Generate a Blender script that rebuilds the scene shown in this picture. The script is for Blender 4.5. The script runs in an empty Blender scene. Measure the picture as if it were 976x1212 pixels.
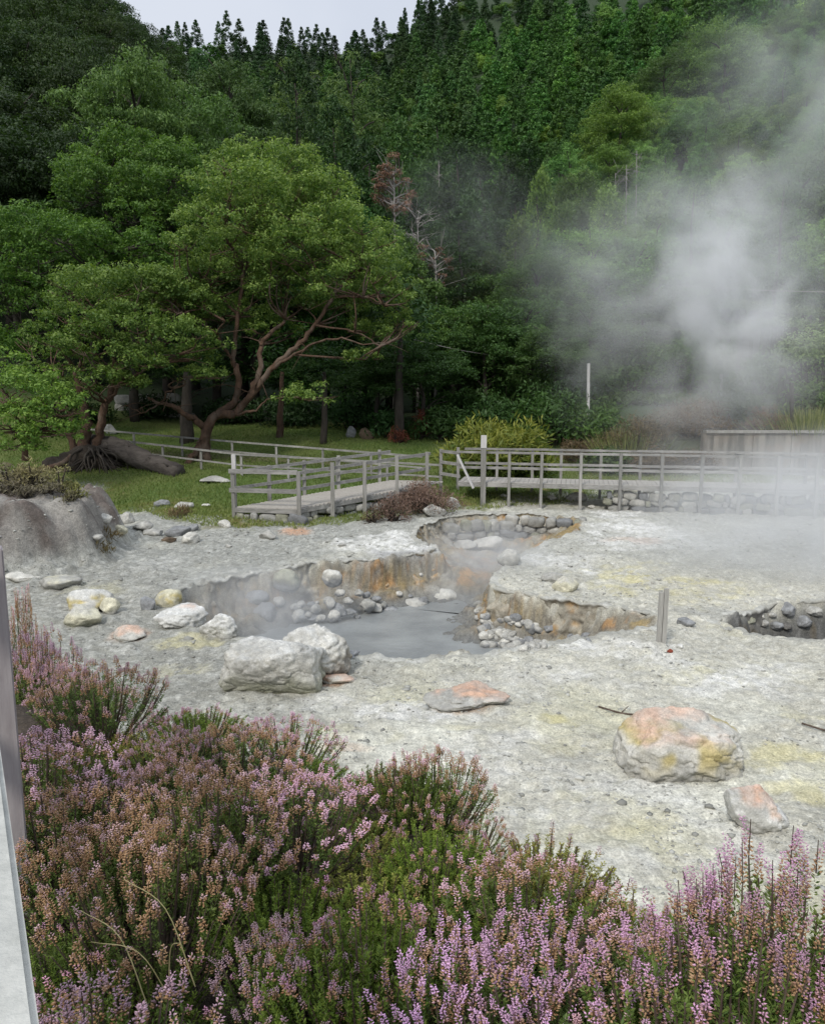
import bpy, bmesh, math, random
import numpy as np
from mathutils import Vector, Matrix

R = math.radians
random.seed(11)
rng = np.random.default_rng(11)
scene = bpy.context.scene
COL = scene.collection

# ------------------------------------------------------------------ camera geometry
CAMZ, PITCH, F, CX, CY = 4.0, R(8.9), 944.0, 488.0, 606.0
cp, sp = math.cos(PITCH), math.sin(PITCH)

def ray(px, py):
    x, y = (px - CX) / F, (CY - py) / F
    return np.array([x, cp + y * sp, -sp + y * cp])

def pt(px, py, D):
    """point seen at that picture position at the forward distance D"""
    d = ray(px, py); s = D / d[1]
    return np.array([d[0] * s, D, CAMZ + d[2] * s])

def pz(px, py, z=0.0):
    d = ray(px, py); s = (z - CAMZ) / d[2]
    return np.array([d[0] * s, d[1] * s, z])

def project(x, y, z):
    dz = z - CAMZ
    fw = y * cp - dz * sp
    up = y * sp + dz * cp
    return CX + F * x / fw, CY - F * up / fw

# ------------------------------------------------------------------ numpy noise
def _hash(ix, iy, iz, seed):
    h = (ix.astype(np.int64) * 374761393 + iy.astype(np.int64) * 668265263 + iz.astype(np.int64) * 2147483647 + seed * 1274126177) & 0xFFFFFFFF
    h = ((h ^ (h >> 13)) * 1274126177) & 0xFFFFFFFF
    h = ((h ^ (h >> 16)) * 2246822519) & 0xFFFFFFFF
    return ((h ^ (h >> 15)) & 0xFFFFFF) / float(0xFFFFFF)

def vn3(x, y, z, seed=0):
    x, y, z = np.broadcast_arrays(np.asarray(x, float), np.asarray(y, float), np.asarray(z, float))
    ix, iy, iz = np.floor(x), np.floor(y), np.floor(z)
    fx, fy, fz = x - ix, y - iy, z - iz
    fx, fy, fz = fx * fx * (3 - 2 * fx), fy * fy * (3 - 2 * fy), fz * fz * (3 - 2 * fz)
    r = 0
    for a in (0, 1):
        for b in (0, 1):
            for c in (0, 1):
                w = (fx if a else 1 - fx) * (fy if b else 1 - fy) * (fz if c else 1 - fz)
                r = r + w * _hash(ix + a, iy + b, iz + c, seed)
    return r * 2 - 1

def vn2(x, y, seed=0):
    x, y = np.broadcast_arrays(np.asarray(x, float), np.asarray(y, float))
    ix, iy = np.floor(x), np.floor(y)
    fx, fy = x - ix, y - iy
    fx, fy = fx * fx * (3 - 2 * fx), fy * fy * (3 - 2 * fy)
    z0 = np.zeros_like(ix)
    r = 0
    for a in (0, 1):
        for b in (0, 1):
            w = (fx if a else 1 - fx) * (fy if b else 1 - fy)
            r = r + w * _hash(ix + a, iy + b, z0, seed)
    return r * 2 - 1

def fbm2(x, y, sc=1.0, o=4, seed=0, g=0.5):
    r, a, t = 0, 1.0, 0.0
    for k in range(o):
        ang = 0.6 * k
        c, s = math.cos(ang), math.sin(ang)
        r = r + a * vn2((x * c - y * s) * sc + 13.7 * k, (x * s + y * c) * sc - 7.1 * k, seed + k); t += a
        a *= g; sc *= 2.03
    return r / t

def fbm3(p, sc=1.0, o=4, seed=0, g=0.5):
    r, a, t = 0, 1.0, 0.0
    for k in range(o):
        r = r + a * vn3(p[:, 0] * sc + 3.3 * k, p[:, 1] * sc, p[:, 2] * sc - 5.1 * k, seed + k); t += a
        a *= g; sc *= 2.03
    return r / t

def sstep(a, b, x):
    t = np.clip((x - a) / (b - a), 0, 1)
    return t * t * (3 - 2 * t)

def poly_sdf(px, py, poly):
    """positive inside"""
    P = np.asarray(poly, float)
    d = np.full(px.shape, 1e9); inside = np.zeros(px.shape, bool)
    n = len(P)
    for i in range(n):
        a, b = P[i], P[(i + 1) % n]
        ex, ey = b - a
        t = np.clip(((px - a[0]) * ex + (py - a[1]) * ey) / (ex * ex + ey * ey), 0, 1)
        d = np.minimum(d, np.hypot(px - a[0] - t * ex, py - a[1] - t * ey))
        cond = (a[1] > py) != (b[1] > py)
        with np.errstate(divide='ignore', invalid='ignore'):
            xi = a[0] + (py - a[1]) / (b[1] - a[1]) * ex if b[1] != a[1] else a[0]
        inside ^= cond & (px < xi)
    return np.where(inside, d, -d)

# ------------------------------------------------------------------ terrain height
POOL = [pz(*p)[:2] for p in [(205,712),(225,735),(290,756),(390,776),(480,783),(590,775),(680,761),(740,753),(783,745),
        (782,735),(764,727),(700,713),(640,703),(583,693),(592,677),(615,657),(650,640),(690,629),(692,614),(640,609),(585,608),(528,611),
        (498,620),(486,634),(517,650),(440,661),(380,668),(320,677),(260,686),(215,697)]]
VENT = [pz(*p)[:2] for p in [(842,734),(872,722),(905,713),(976,707),(1060,706),(1110,722),(1080,748),(976,758),(900,749)]]
EDGE = np.array([(-30,8.0),(-9,7.4),(-6,6.3),(-3.5,4.9),(-2,4.05),(-0.8,3.5),(0.0,3.05),(.45,2.45),(0.95,1.8),(3,1.65),(30,1.6)])
WATER_Z = -1.0
GRASS_EDGE = [pz(*p)[:2] for p in [(100,620),(120,590),(170,606),(235,622),(275,626),(330,624),(400,622),(450,612),(520,606),(560,603),(640,598),(700,596),(760,588),(860,585),(976,580),(1300,578)]]

def grass_y(x):
    e = np.array(GRASS_EDGE)
    o = np.argsort(e[:, 0]); e = e[o]
    return np.interp(x, e[:, 0], e[:, 1])

def hills(x, y):
    left = 0.75 * (-0.75 * x + 0.5 * y - 31.5) - np.maximum(0, y - 130) * 0.5
    left = np.maximum(left, 0) * sstep(36, 52, y + 0.25 * np.minimum(0, x + 20))
    cap = 136 + np.where(x > -15, (x + 15) * 0.6, 0)
    back = np.clip(0.57 * (1 + 0.004 * np.clip(x + 15, 0, 200)) * (y - 98), 0, cap)
    s = 0.42 * (x - 20) + 0.9 * (y - 46)
    dperp = (x - 10) * 0.88 - (y - 90) * 0.47
    right = np.maximum(0, 0.56 * s) * sstep(-18, 8, dperp)
    k = 4.0
    return k * np.log(np.exp(np.minimum(left, 200) / k) + np.exp(np.minimum(back, 200) / k) + np.exp(np.minimum(right, 250) / k) ) - k * math.log(3)

WX0 = pt(836, 515, 31.5)[0]
def Hgt(x, y, detail=True):
    x = np.asarray(x, float); y = np.asarray(y, float)
    x, y = np.broadcast_arrays(x, y)
    # lawn and slope behind the field
    z = 0.1 * np.maximum(0, y - 26) * sstep(60, 45, y) + sstep(45, 60, y) * 1.9
    z = np.where(y > 24, z, 0.0)
    z = z + 0.12 * sstep(grass_y(x), grass_y(x) + 0.8, y)
    z = z + hills(x, y)
    # embankment behind the retaining wall
    z = z + 1.15 * sstep(31.55, 31.75, y) * sstep(WX0 - 3.5, WX0 - 1.5, x) * sstep(60, 45, y)
    z = z + 0.6 * sstep(33, 38, y) * sstep(2, 8, x) * sstep(60, 45, y)
    # mud mound at the left of the field
    mx, my = x + 9.9, (y - 18.9) * 0.9
    ang = np.arctan2(my, mx)
    r = np.hypot(mx, my) * (1 + 0.10 * np.sin(3 * ang + 1) + 0.06 * np.sin(7 * ang))
    mound = 1.15 * sstep(2.9, 2.0, r + (0.75 * fbm2(x, y, 0.8, 3, 91) if detail else 0))
    mound = mound + 0.30 * sstep(3.9, 2.2, r)
    z = z + mound
    # shallow swell at the left foreground and soft relief
    z = z + 0.35 * sstep(-4.5, -8, x) * sstep(15, 11, y) * sstep(6, 8, y)
    # the bank the camera stands on
    e = y - np.interp(x, EDGE[:, 0], EDGE[:, 1])
    bank = 2.25 * (1 - sstep(-0.1, 2.1, e))
    z = z + bank
    fld = sstep(-0.5, 2.0, e) * sstep(46, 30, y)
    z = z + fld * 0.09 * fbm2(x, y, 0.35, 3, 5)
    # pits
    wob = 0.20 * fbm2(x, y, 1.6, 3, 21) + 0.16 * fbm2(x, y, 5.0, 3, 22)
    d = poly_sdf(x, y, POOL)
    zone = (d > -1.0) 
    dw = d + wob * sstep(-0.4, 0.2, d)
    dep = 0.78 * sstep(0.0, 0.32, dw) + 0.55 * sstep(0.2, 1.7, dw)
    px_fade = sstep(4.35, 2.6, x) * sstep(25.3, 24.3, y + 0.0)
    shallow = 1 - 0.42 * sstep(17.0, 20.0, y)
    east = 1 - 0.8 * sstep(3.0, 5.3, x) * sstep(19, 23, y)
    z = z - np.where(zone, dep * np.where(y < 17.5, sstep(4.4, 2.3, x), east) * shallow, 0)
    # upturned crusted rim around the holes
    z = z + np.where(zone, 0.05 * np.exp(-((d + 0.22) / 0.28) ** 2) * (0.3 + 1.2 * fbm2(x, y, 0.9, 3, 33)), 0)
    v = poly_sdf(x, y, VENT)
    vw = v + 0.22 * fbm2(x, y, 1.4, 3, 27) * sstep(-0.4, 0.1, v)
    z = z - np.where(v > -1, 1.0 * sstep(0, 0.45, vw) + 0.5 * sstep(0.3, 1.4, vw), 0)
    # eroded shelf of the right-hand mass
    if detail:
        near = sstep(60, 20, y)
        rough = fbm2(x, y, 2.2, 4, 41)
        crust = np.abs(fbm2(x, y, 3.1, 3, 44))
        lawn = sstep(grass_y(x) - 0.3, grass_y(x) + 0.5, y)
        z = z + near * (1 - lawn) * fld * (0.045 * rough + (0.085 - .03 * sstep(13, 9, y) * sstep(-2, 1, x)) * (crust - 0.2) + 0.032 * fbm2(x, y, 9.0, 3, 47))
        z = z + near * lawn * 0.05 * fbm2(x, y, 1.1, 3, 48)
        z = z + near * (bank > 0.02) * 0.06 * fbm2(x, y, 3.0, 3, 49)
        z = z + np.where(zone & (d > 0), 0.16 * fbm2(x, y, 4.0, 4, 52), 0)
        z = z + np.where(v > 0, 0.14 * fbm2(x, y, 3.0, 3, 53), 0)
        z = z + np.where(mound > 0.1, 0.26 * fbm2(x, y, 1.5, 4, 55), 0)
        z = z + sstep(60, 120, y) * 2.0 * fbm2(x, y, 0.05, 3, 57)
    return z

def hz(x, y):
    return float(Hgt(np.array([x]), np.array([y]))[0])

_T = np.exp(np.linspace(math.log(0.9), math.log(420.0), 2600))
def gp(px, py):
    """where that line of sight meets the ground"""
    d = ray(px, py)
    s = _T / d[1]
    x, y, z = d[0] * s, d[1] * s, CAMZ + d[2] * s
    h = Hgt(x, y)
    below = np.nonzero(z <= h)[0]
    if len(below) == 0:
        i = len(_T) - 1
        return np.array([x[i], y[i], h[i]])
    i = max(1, below[0])
    a, b = z[i-1] - h[i-1], z[i] - h[i]
    t = a / (a - b) if a != b else 1.0
    return np.array([x[i-1] + (x[i]-x[i-1]) * t, y[i-1] + (y[i]-y[i-1]) * t, h[i-1] + (h[i]-h[i-1]) * t])

# ------------------------------------------------------------------ materials
def srgb(r, g, b):
    f = lambda c: (c / 255 / 12.92) if c <= 10 else ((c / 255 + 0.055) / 1.055) ** 2.4
    return np.array([f(r), f(g), f(b)])

class NT:
    def __init__(s, name):
        s.m = bpy.data.materials.new(name); s.m.use_nodes = True
        s.t = s.m.node_tree; s.t.nodes.clear()
        s.out = s.n('ShaderNodeOutputMaterial')
    def n(s, typ, **kw):
        nd = s.t.nodes.new(typ)
        for k, v in kw.items():
            if k.startswith('i_'):
                nd.inputs[k[2:].replace('_', ' ')].default_value = v
            else:
                setattr(nd, k, v)
        return nd
    def l(s, a, ao, b, bi):
        s.t.links.new(a.outputs[ao], b.inputs[bi])
    def math(s, op, a, b=None, clamp=False):
        nd = s.n('ShaderNodeMath', operation=op, use_clamp=clamp)
        for i, v in enumerate((a, b)):
            if v is None: continue
            if isinstance(v, tuple): s.l(v[0], v[1], nd, i)
            else: nd.inputs[i].default_value = v
        return (nd, 0)
    def mix(s, fac, a, b, blend='MIX'):
        nd = s.n('ShaderNodeMix', data_type='RGBA', blend_type=blend)
        for idx, v in ((0, fac), (6, a), (7, b)):
            if isinstance(v, tuple) and len(v) == 2 and hasattr(v[0], 'outputs'): s.t.links.new(v[0].outputs[v[1]], nd.inputs[idx])
            elif idx == 0: nd.inputs[0].default_value = v
            else: nd.inputs[idx].default_value = (*v[:3], 1)
        return (nd, 2)
    def ramp(s, src, stops):
        nd = s.n('ShaderNodeMapRange'); 
        s.t.links.new(src[0].outputs[src[1]], nd.inputs[0])
        for i, v in enumerate(stops): nd.inputs[1 + i].default_value = v
        nd.clamp = True
        return (nd, 0)
    def noise(s, vec, scale, detail=4, rough=0.55, dist=0.0):
        nd = s.n('ShaderNodeTexNoise'); nd.inputs['Scale'].default_value = scale
        nd.inputs['Detail'].default_value = detail; nd.inputs['Roughness'].default_value = rough
        nd.inputs['Distortion'].default_value = dist
        if vec is not None: s.t.links.new(vec[0].outputs[vec[1]], nd.inputs['Vector'])
        return (nd, 'Fac')
    def plug(s, src, node, inp):
        s.t.links.new(src[0].outputs[src[1]], node.inputs[inp])

def mat_vcol(name, scales=(3, 17, 70), amp=(0.18, 0.22, 0.3), bump=0.6, bdist=0.03, rough=0.9, bscales=(14, 55), coord='Object', fine=None):
    """surface whose base colour is stored per vertex, broken up by noise, with bump"""
    t = NT(name)
    tc = t.n('ShaderNodeTexCoord'); v = (tc, coord)
    at = t.n('ShaderNodeAttribute', attribute_name='Col')
    c = (at, 'Color')
    for sc, a in zip(scales, amp):
        f = t.ramp(t.noise(v, sc, 5, 0.6), (0.28, 0.72, 1 - a, 1 + a))
        c = t.mix(1.0, c, f, 'MULTIPLY')
    b = t.n('ShaderNodeBsdfPrincipled'); b.inputs['Roughness'].default_value = rough
    b.inputs['Specular IOR Level'].default_value = 0.25
    t.plug(c, b, 'Base Color')
    h = t.math('ADD', t.math('MULTIPLY', t.noise(v, bscales[0], 6, 0.65), 1.0), t.math('MULTIPLY', t.noise(v, bscales[1], 4, 0.6), 0.5))
    bp = t.n('ShaderNodeBump'); bp.inputs['Strength'].default_value = bump; bp.inputs['Distance'].default_value = bdist
    t.plug(h, bp, 'Height'); t.l(bp, 0, b, 'Normal'); t.l(b, 0, t.out, 'Surface')
    return t.m

def mat_leaf(name, col, col2, var=0.45, trans=0.25, rough=0.55, use_obj=True, spec=0.25):
    """leaf colour: two tones mixed per leaf, tinted by the object's own colour"""
    t = NT(name)
    at = t.n('ShaderNodeAttribute', attribute_name='v')
    c = t.mix((at, 'Fac'), col, col2)
    if use_obj:
        oi = t.n('ShaderNodeObjectInfo')
        c = t.mix(1.0, c, (oi, 'Color'), 'MULTIPLY')
        f = t.ramp((oi, 'Random'), (0, 1, 1 - var * 0.5, 1 + var * 0.5))
        c = t.mix(1.0, c, f, 'MULTIPLY')
    b = t.n('ShaderNodeBsdfPrincipled'); b.inputs['Roughness'].default_value = rough
    b.inputs['Specular IOR Level'].default_value = spec
    t.plug(c, b, 'Base Color')
    tr = t.n('ShaderNodeBsdfTranslucent'); t.plug(t.mix(1.0, c, (1.2, 1.3, 0.6), 'MULTIPLY'), tr, 'Color')
    ms = t.n('ShaderNodeMixShader'); ms.inputs[0].default_value = trans
    t.l(b, 0, ms, 1); t.l(tr, 0, ms, 2); t.l(ms, 0, t.out, 'Surface')
    return t.m

def mat_noise(name, c1, c2, scale=8, rough=0.85, bump=0.3, bdist=0.01, stretch=(1, 1, 1), c3=None, rnd=0.0):
    t = NT(name)
    tc = t.n('ShaderNodeTexCoord'); mp = t.n('ShaderNodeMapping'); mp.inputs['Scale'].default_value = stretch
    t.l(tc, 'Object', mp, 'Vector'); v = (mp, 0)
    n1 = t.noise(v, scale, 6, 0.65)
    c = t.mix(t.ramp(n1, (0.32, 0.68, 0, 1)), c1, c2)
    if c3 is not None:
        c = t.mix(t.ramp(t.noise(v, scale * 0.23, 4, 0.6), (0.5, 0.68, 0, 0.85)), c, c3)
    if rnd:
        oi = t.n('ShaderNodeObjectInfo')
        c = t.mix(1.0, c, t.ramp((oi, 'Random'), (0, 1, 1 - rnd, 1 + rnd)), 'MULTIPLY')
    b = t.n('ShaderNodeBsdfPrincipled'); b.inputs['Roughness'].default_value = rough
    b.inputs['Specular IOR Level'].default_value = 0.2
    t.plug(c, b, 'Base Color')
    bp = t.n('ShaderNodeBump'); bp.inputs['Strength'].default_value = bump; bp.inputs['Distance'].default_value = bdist
    t.plug(t.noise(v, scale * 3, 5, 0.6), bp, 'Height'); t.l(bp, 0, b, 'Normal'); t.l(b, 0, t.out, 'Surface')
    return t.m

M = {}
M['ground'] = mat_vcol('ground', scales=(1.6, 11, 42), amp=(0.12, 0.26, 0.36), bump=0.8, bdist=0.04, bscales=(13, 48))
M['rock'] = mat_vcol('rock', scales=(2.5, 13, 55), amp=(0.15, 0.22, 0.25), bump=0.8, bdist=0.02, bscales=(11, 60))
M['wood'] = mat_noise('weathered_wood', (0.17, 0.165, 0.148), (0.29, 0.285, 0.26), 5, 0.85, 0.5, 0.006, (9, 9, 0.7), c3=(0.34, 0.33, 0.31), rnd=0.22)
M['wood_x'] = mat_noise('weathered_rail', (0.15, 0.145, 0.13), (0.27, 0.265, 0.25), 5, 0.85, 0.4, 0.004, (0.5, 6, 6), c3=(0.33, 0.32, 0.30), rnd=0.15)
M['deck_v'] = mat_noise('pale_stake', (0.25, 0.245, 0.225), (0.40, 0.39, 0.36), 6, 0.85, 0.5, 0.005, (8, 8, 0.6))
M['pale_wood'] = mat_noise('pale_wood', (0.38, 0.37, 0.35), (0.55, 0.54, 0.52), 6, 0.8, 0.3, 0.003, (6, 6, 0.6))
M['deck'] = mat_noise('deck_boards', (0.27, 0.25, 0.22), (0.42, 0.40, 0.36), 4, 0.85, 0.4, 0.004, (6, 6, 6))
M['bark_red'] = mat_noise('red_bark', (0.055, 0.038, 0.028), (0.13, 0.078, 0.052), 5.0, 0.95, 1.0, 0.05, (1, 1, 0.4), c3=(0.15, 0.125, 0.10))
M['bark'] = mat_noise('dark_bark', (0.025, 0.022, 0.018), (0.07, 0.06, 0.05), 3.0, 0.9, 0.6, 0.02, (1, 1, 0.4))
M['bark_grey'] = mat_noise('grey_bark', (0.17, 0.16, 0.145), (0.30, 0.28, 0.26), 3.0, 0.9, 0.5, 0.01, (1, 1, 0.4))
M['log'] = mat_noise('log_bark', (0.035, 0.03, 0.027), (0.10, 0.088, 0.078), 2.0, 0.95, 0.8, 0.04, (0.6, 3, 3))
M['leaf_hero'] = mat_leaf('hero_leaves', (0.060, 0.122, 0.024), (0.275, 0.365, 0.090), 0.2, 0.36)
M['leaf'] = mat_leaf('forest_leaves', (0.050, 0.095, 0.026), (0.165, 0.235, 0.070), 0.5, 0.28)
M['needle'] = mat_leaf('conifer_needles', (0.026, 0.066, 0.018), (0.092, 0.165, 0.042), 0.5, 0.18)
M['shrub'] = mat_leaf('shrub_leaves', (0.05, 0.085, 0.028), (0.12, 0.16, 0.06), 0.3, 0.25)
M['ginger'] = mat_leaf('ginger_leaves', (0.075, 0.12, 0.022), (0.30, 0.30, 0.06), 0.1, 0.25)
M['dry'] = mat_leaf('dry_twigs', (0.12, 0.085, 0.06), (0.24, 0.17, 0.12), 0.3, 0.05)
M['purple_shrub'] = mat_leaf('purplish_shrub_twigs', (0.11, 0.072, 0.055), (0.26, 0.17, 0.13), 0.3, 0.1)
M['mound_shrub'] = mat_leaf('grey_green_shrub', (0.12, 0.11, 0.09), (0.24, 0.22, 0.12), 0.35, 0.1)
M['grass'] = mat_leaf('grass_blades', (0.085, 0.14, 0.03), (0.22, 0.25, 0.08), 0.0, 0.3, use_obj=False)
M['reed'] = mat_leaf('tall_grass', (0.10, 0.14, 0.045), (0.30, 0.30, 0.13), 0.2, 0.3)
M['twig'] = mat_noise('heather_stem', (0.06, 0.042, 0.03), (0.13, 0.10, 0.08), 20, 0.9, 0.2, 0.002)
M['heather_leaf'] = mat_leaf('heather_leaves', (0.062, 0.110, 0.022), (0.19, 0.25, 0.06), 0.3, 0.2)
M['gravel'] = mat_leaf('gravel_bits', (0.20, 0.20, 0.18), (0.46, 0.46, 0.42), 0, 0.0, 0.9, use_obj=False, spec=0.1)
M['hedge'] = mat_leaf('clipped_hedge_leaves', (0.085, 0.145, 0.04), (0.22, 0.29, 0.11), 0.2, 0.2)

def mat_blossom():
    t = NT('heather_blossom')
    a = t.n('ShaderNodeAttribute', attribute_name='v'); oi = t.n('ShaderNodeObjectInfo')
    at2 = t.n('ShaderNodeAttribute', attribute_name='old')
    fresh = t.mix(1.0, t.mix((a, 'Fac'), (0.92, 0.82, 0.90), (1.45, 1.33, 1.38)), (oi, 'Color'), 'MULTIPLY')
    old = t.mix((a, 'Fac'), (0.32, 0.175, 0.080), (0.62, 0.42, 0.25))
    c = t.mix((at2, 'Fac'), fresh, old)
    b = t.n('ShaderNodeBsdfPrincipled'); b.inputs['Roughness'].default_value = 0.7
    b.inputs['Specular IOR Level'].default_value = 0.15
    t.plug(c, b, 'Base Color')
    tr = t.n('ShaderNodeBsdfTranslucent'); t.plug(c, tr, 'Color')
    ms = t.n('ShaderNodeMixShader'); ms.inputs[0].default_value = 0.25
    t.l(b, 0, ms, 1); t.l(tr, 0, ms, 2); t.l(ms, 0, t.out, 'Surface')
    return t.m
M['blossom'] = mat_blossom()

# ------------------------------------------------------------------ mesh helpers
def raw_mesh(name, V, Fc, mat=None, smooth=False):
    V = np.asarray(V, np.float32); Fc = np.asarray(Fc, np.int32)
    me = bpy.data.meshes.new(name)
    me.vertices.add(len(V)); me.vertices.foreach_set('co', V.ravel())
    k = Fc.shape[1]
    me.loops.add(Fc.size); me.loops.foreach_set('vertex_index', Fc.ravel())
    me.polygons.add(len(Fc))
    me.polygons.foreach_set('loop_start', np.arange(0, Fc.size, k, dtype=np.int32))
    me.polygons.foreach_set('loop_total', np.full(len(Fc), k, np.int32))
    if smooth: me.polygons.foreach_set('use_smooth', np.ones(len(Fc), bool))
    me.update(calc_edges=True); me.validate()
    if mat: me.materials.append(mat)
    return me

def face_attr(me, name, vals):
    a = me.attributes.new(name, 'FLOAT', 'FACE'); a.data.foreach_set('value', np.asarray(vals, np.float32))

def vert_col(me, cols):
    a = me.color_attributes.new('Col', 'FLOAT_COLOR', 'POINT')
    c = np.ones((len(cols), 4), np.float32); c[:, :3] = cols
    a.data.foreach_set('color', c.ravel())

def link(name, me, parent=None, loc=None, color=None):
    o = bpy.data.objects.new(name, me); COL.objects.link(o)
    if parent is not None: o.parent = parent
    if loc is not None: o.location = tuple(float(c) for c in loc)
    if color is not None: o.color = (*color, 1)
    return o

def tag(o, label=None, cat=None, group=None, kind=None):
    for k, v in (('label', label), ('category', cat), ('group', group), ('kind', kind)):
        if v: o[k] = v
    return o

def thing(name, label, cat, loc=(0, 0, 0), group=None, kind=None):
    o = bpy.data.objects.new(name, None); COL.objects.link(o); o.location = tuple(float(c) for c in loc)
    o.empty_display_size = 0.2
    return tag(o, label, cat, group, kind)

def dup(root, loc, rz=0, sc=(1, 1, 1), label=None, group=None, color=None):
    r = root.copy(); COL.objects.link(r)
    r.location = tuple(float(c) for c in loc); r.rotation_euler = (0, 0, rz); r.scale = sc
    if label: r['label'] = label
    if group: r['group'] = group
    if color is not None: r.color = (*color, 1)
    for ch in root.children:
        c = ch.copy(); COL.objects.link(c); c.parent = r
        if color is not None: c.color = (*color, 1)
    return r

class MB:
    """collects beams and tubes into one mesh"""
    def __init__(s): s.V = []; s.F = []; s.n = 0
    def add(s, v, f):
        v = np.asarray(v, float); s.V.append(v); s.F += [tuple(i + s.n for i in q) for q in f]; s.n += len(v)
    def beam(s, a, b, w, h, up=(0, 0, 1)):
        a, b = np.asarray(a, float), np.asarray(b, float)
        d = b - a; d /= np.linalg.norm(d)
        u = np.asarray(up, float)
        if abs(d @ u) > 0.95: u = np.array([0, 1.0, 0])
        sx = np.cross(d, u); sx /= np.linalg.norm(sx); uy = np.cross(sx, d)
        v = [p + sx * i * w / 2 + uy * j * h / 2 for p in (a, b) for i, j in ((-1, -1), (1, -1), (1, 1), (-1, 1))]
        s.add(v, [(0, 3, 2, 1), (4, 5, 6, 7), (0, 1, 5, 4), (1, 2, 6, 5), (2, 3, 7, 6), (3, 0, 4, 7)])
    def tube(s, pts, rad, sides=7, wob=0.0):
        pts = [np.asarray(p, float) for p in pts]; v = []; n = len(pts)
        prev = None
        for i, p in enumerate(pts):
            d = pts[min(i + 1, n - 1)] - pts[max(i - 1, 0)]; d /= (np.linalg.norm(d) + 1e-9)
            if prev is None:
                a = np.array([1.0, 0, 0]) if abs(d[0]) < 0.9 else np.array([0, 1.0, 0])
            else: a = prev
            sx = a - d * (a @ d); sx /= (np.linalg.norm(sx) + 1e-9); prev = sx
            sy = np.cross(d, sx)
            for k in range(sides):
                t = 2 * math.pi * k / sides
                rr = rad[i] * (1 + (random.uniform(-wob, wob) if wob else 0))
                v.append(p + (sx * math.cos(t) + sy * math.sin(t)) * rr)
        f = [(i * sides + k, i * sides + (k + 1) % sides, (i + 1) * sides + (k + 1) % sides, (i + 1) * sides + k) for i in range(n - 1) for k in range(sides)]
        s.add(v, f)
        s.F.append(tuple(s.n - len(v) + k for k in range(sides))[::-1]); s.F.append(tuple(s.n - sides + k for k in range(sides)))
    def mesh(s, name, mat, smooth=False, offset=None):
        V = np.concatenate(s.V)
        if offset is not None: V = V - np.asarray(offset, float)
        me = bpy.data.meshes.new(name); me.from_pydata(V.tolist(), [], s.F); me.update()
        if smooth:
            me.polygons.foreach_set('use_smooth', np.ones(len(me.polygons), bool))
        me.materials.append(mat)
        return me

def smooth_path(pts, k=4):
    """Catmull-Rom through the points"""
    P = [np.asarray(p, float) for p in pts]
    P = [2 * P[0] - P[1]] + P + [2 * P[-1] - P[-2]]
    out = []
    for i in range(1, len(P) - 2):
        for j in range(k):
            t = j / k
            out.append(0.5 * (2 * P[i] + (P[i+1] - P[i-1]) * t + (2*P[i-1] - 5*P[i] + 4*P[i+1] - P[i+2]) * t*t + (3*P[i] - P[i-1] - 3*P[i+1] + P[i+2]) * t**3))
    out.append(P[-2])
    return out

def unit(a):
    return a / (np.linalg.norm(a, axis=-1, keepdims=True) + 1e-9)

def leaf_arrays(P, D, N, L, W):
    """one diamond leaf per point: along D, facing N"""
    D = unit(D); S = unit(np.cross(D, N)); L = np.asarray(L).reshape(-1, 1); W = np.asarray(W).reshape(-1, 1)
    V = np.stack([P - D * L * 0.5, P + S * W * 0.5, P + D * L * 0.5, P - S * W * 0.5], 1).reshape(-1, 3)
    Fc = np.arange(len(P) * 4).reshape(-1, 4)
    return V, Fc

def clump_leaves(clumps, per_area, L, W, g=None, top=0.35, droop=0.25, out=1.0, jit=0.6, shell=0.55, updir=0.0):
    """clumps: (centre, (rx, ry, rz)). Leaves lie in the outer shell of every ellipsoid, more of them on its upper half"""
    g = g or rng
    Ps, Ds, Ns, vs = [], [], [], []
    for c, r in clumps:
        r = np.asarray(r, float)
        n = max(8, int(per_area * (r[0] * r[1] + r[0] * r[2] + r[1] * r[2]) * 4.2 / 3))
        u = unit(g.normal(size=(n, 3)))
        flip = (u[:, 2] < 0) & (g.random(n) < top * 1.6)
        u[flip, 2] *= -1
        rad = shell + (1 - shell) * g.random(n) ** 0.6
        # break the outline of every clump
        lump = 1 + 0.22 * np.sin(u[:, 0] * 5 + c[0]) * np.sin(u[:, 1] * 6 + c[1]) + 0.12 * g.normal(size=n)
        Ps.append(np.asarray(c) + u * r * (rad * lump)[:, None])
        nrm = unit(u / r)
        d = unit(np.cross(nrm, g.normal(size=(n, 3)))) + nrm * out * 0.5
        d[:, 2] += updir - droop
        Ds.append(d); Ns.append(nrm + jit * g.normal(size=(n, 3)))
        vs.append(np.clip(0.25 + 0.4 * u[:, 2] * rad + 0.20 * g.normal(size=n), 0, 1))  # leaf tone lightens toward clump tops, putting light from above into the colour
    P, D, N, v = map(np.concatenate, (Ps, Ds, Ns, vs))
    s = 0.65 + 0.7 * g.random(len(P))
    V, Fc = leaf_arrays(P, D, N, L * s, W * s)
    return V, Fc, v

def sub_clumps(clumps, n, f, g=None, low=-.35, flat=.75):
    g = g or rng; out = []
    for c, r in clumps:
        r = np.asarray(r); m = max(4, int(n * g.uniform(.7, 1.3)))
        u = unit(g.normal(size=(m, 3))); u[:, 2] = np.where(u[:, 2] < low, -u[:, 2], u[:, 2])
        q = g.uniform(.62, 1.08, m)
        for i in range(m):
            rr = r.max() * f * g.uniform(.6, 1.45)
            out.append((np.asarray(c) + u[i] * r * q[i], (rr, rr, rr * flat)))
    return out

def leaves_mesh(name, clumps, per_area, L, W, mat, **kw):
    V, Fc, v = clump_leaves(clumps, per_area, L, W, **kw)
    me = raw_mesh(name, V, Fc, mat); face_attr(me, 'v', v)
    return me

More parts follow.
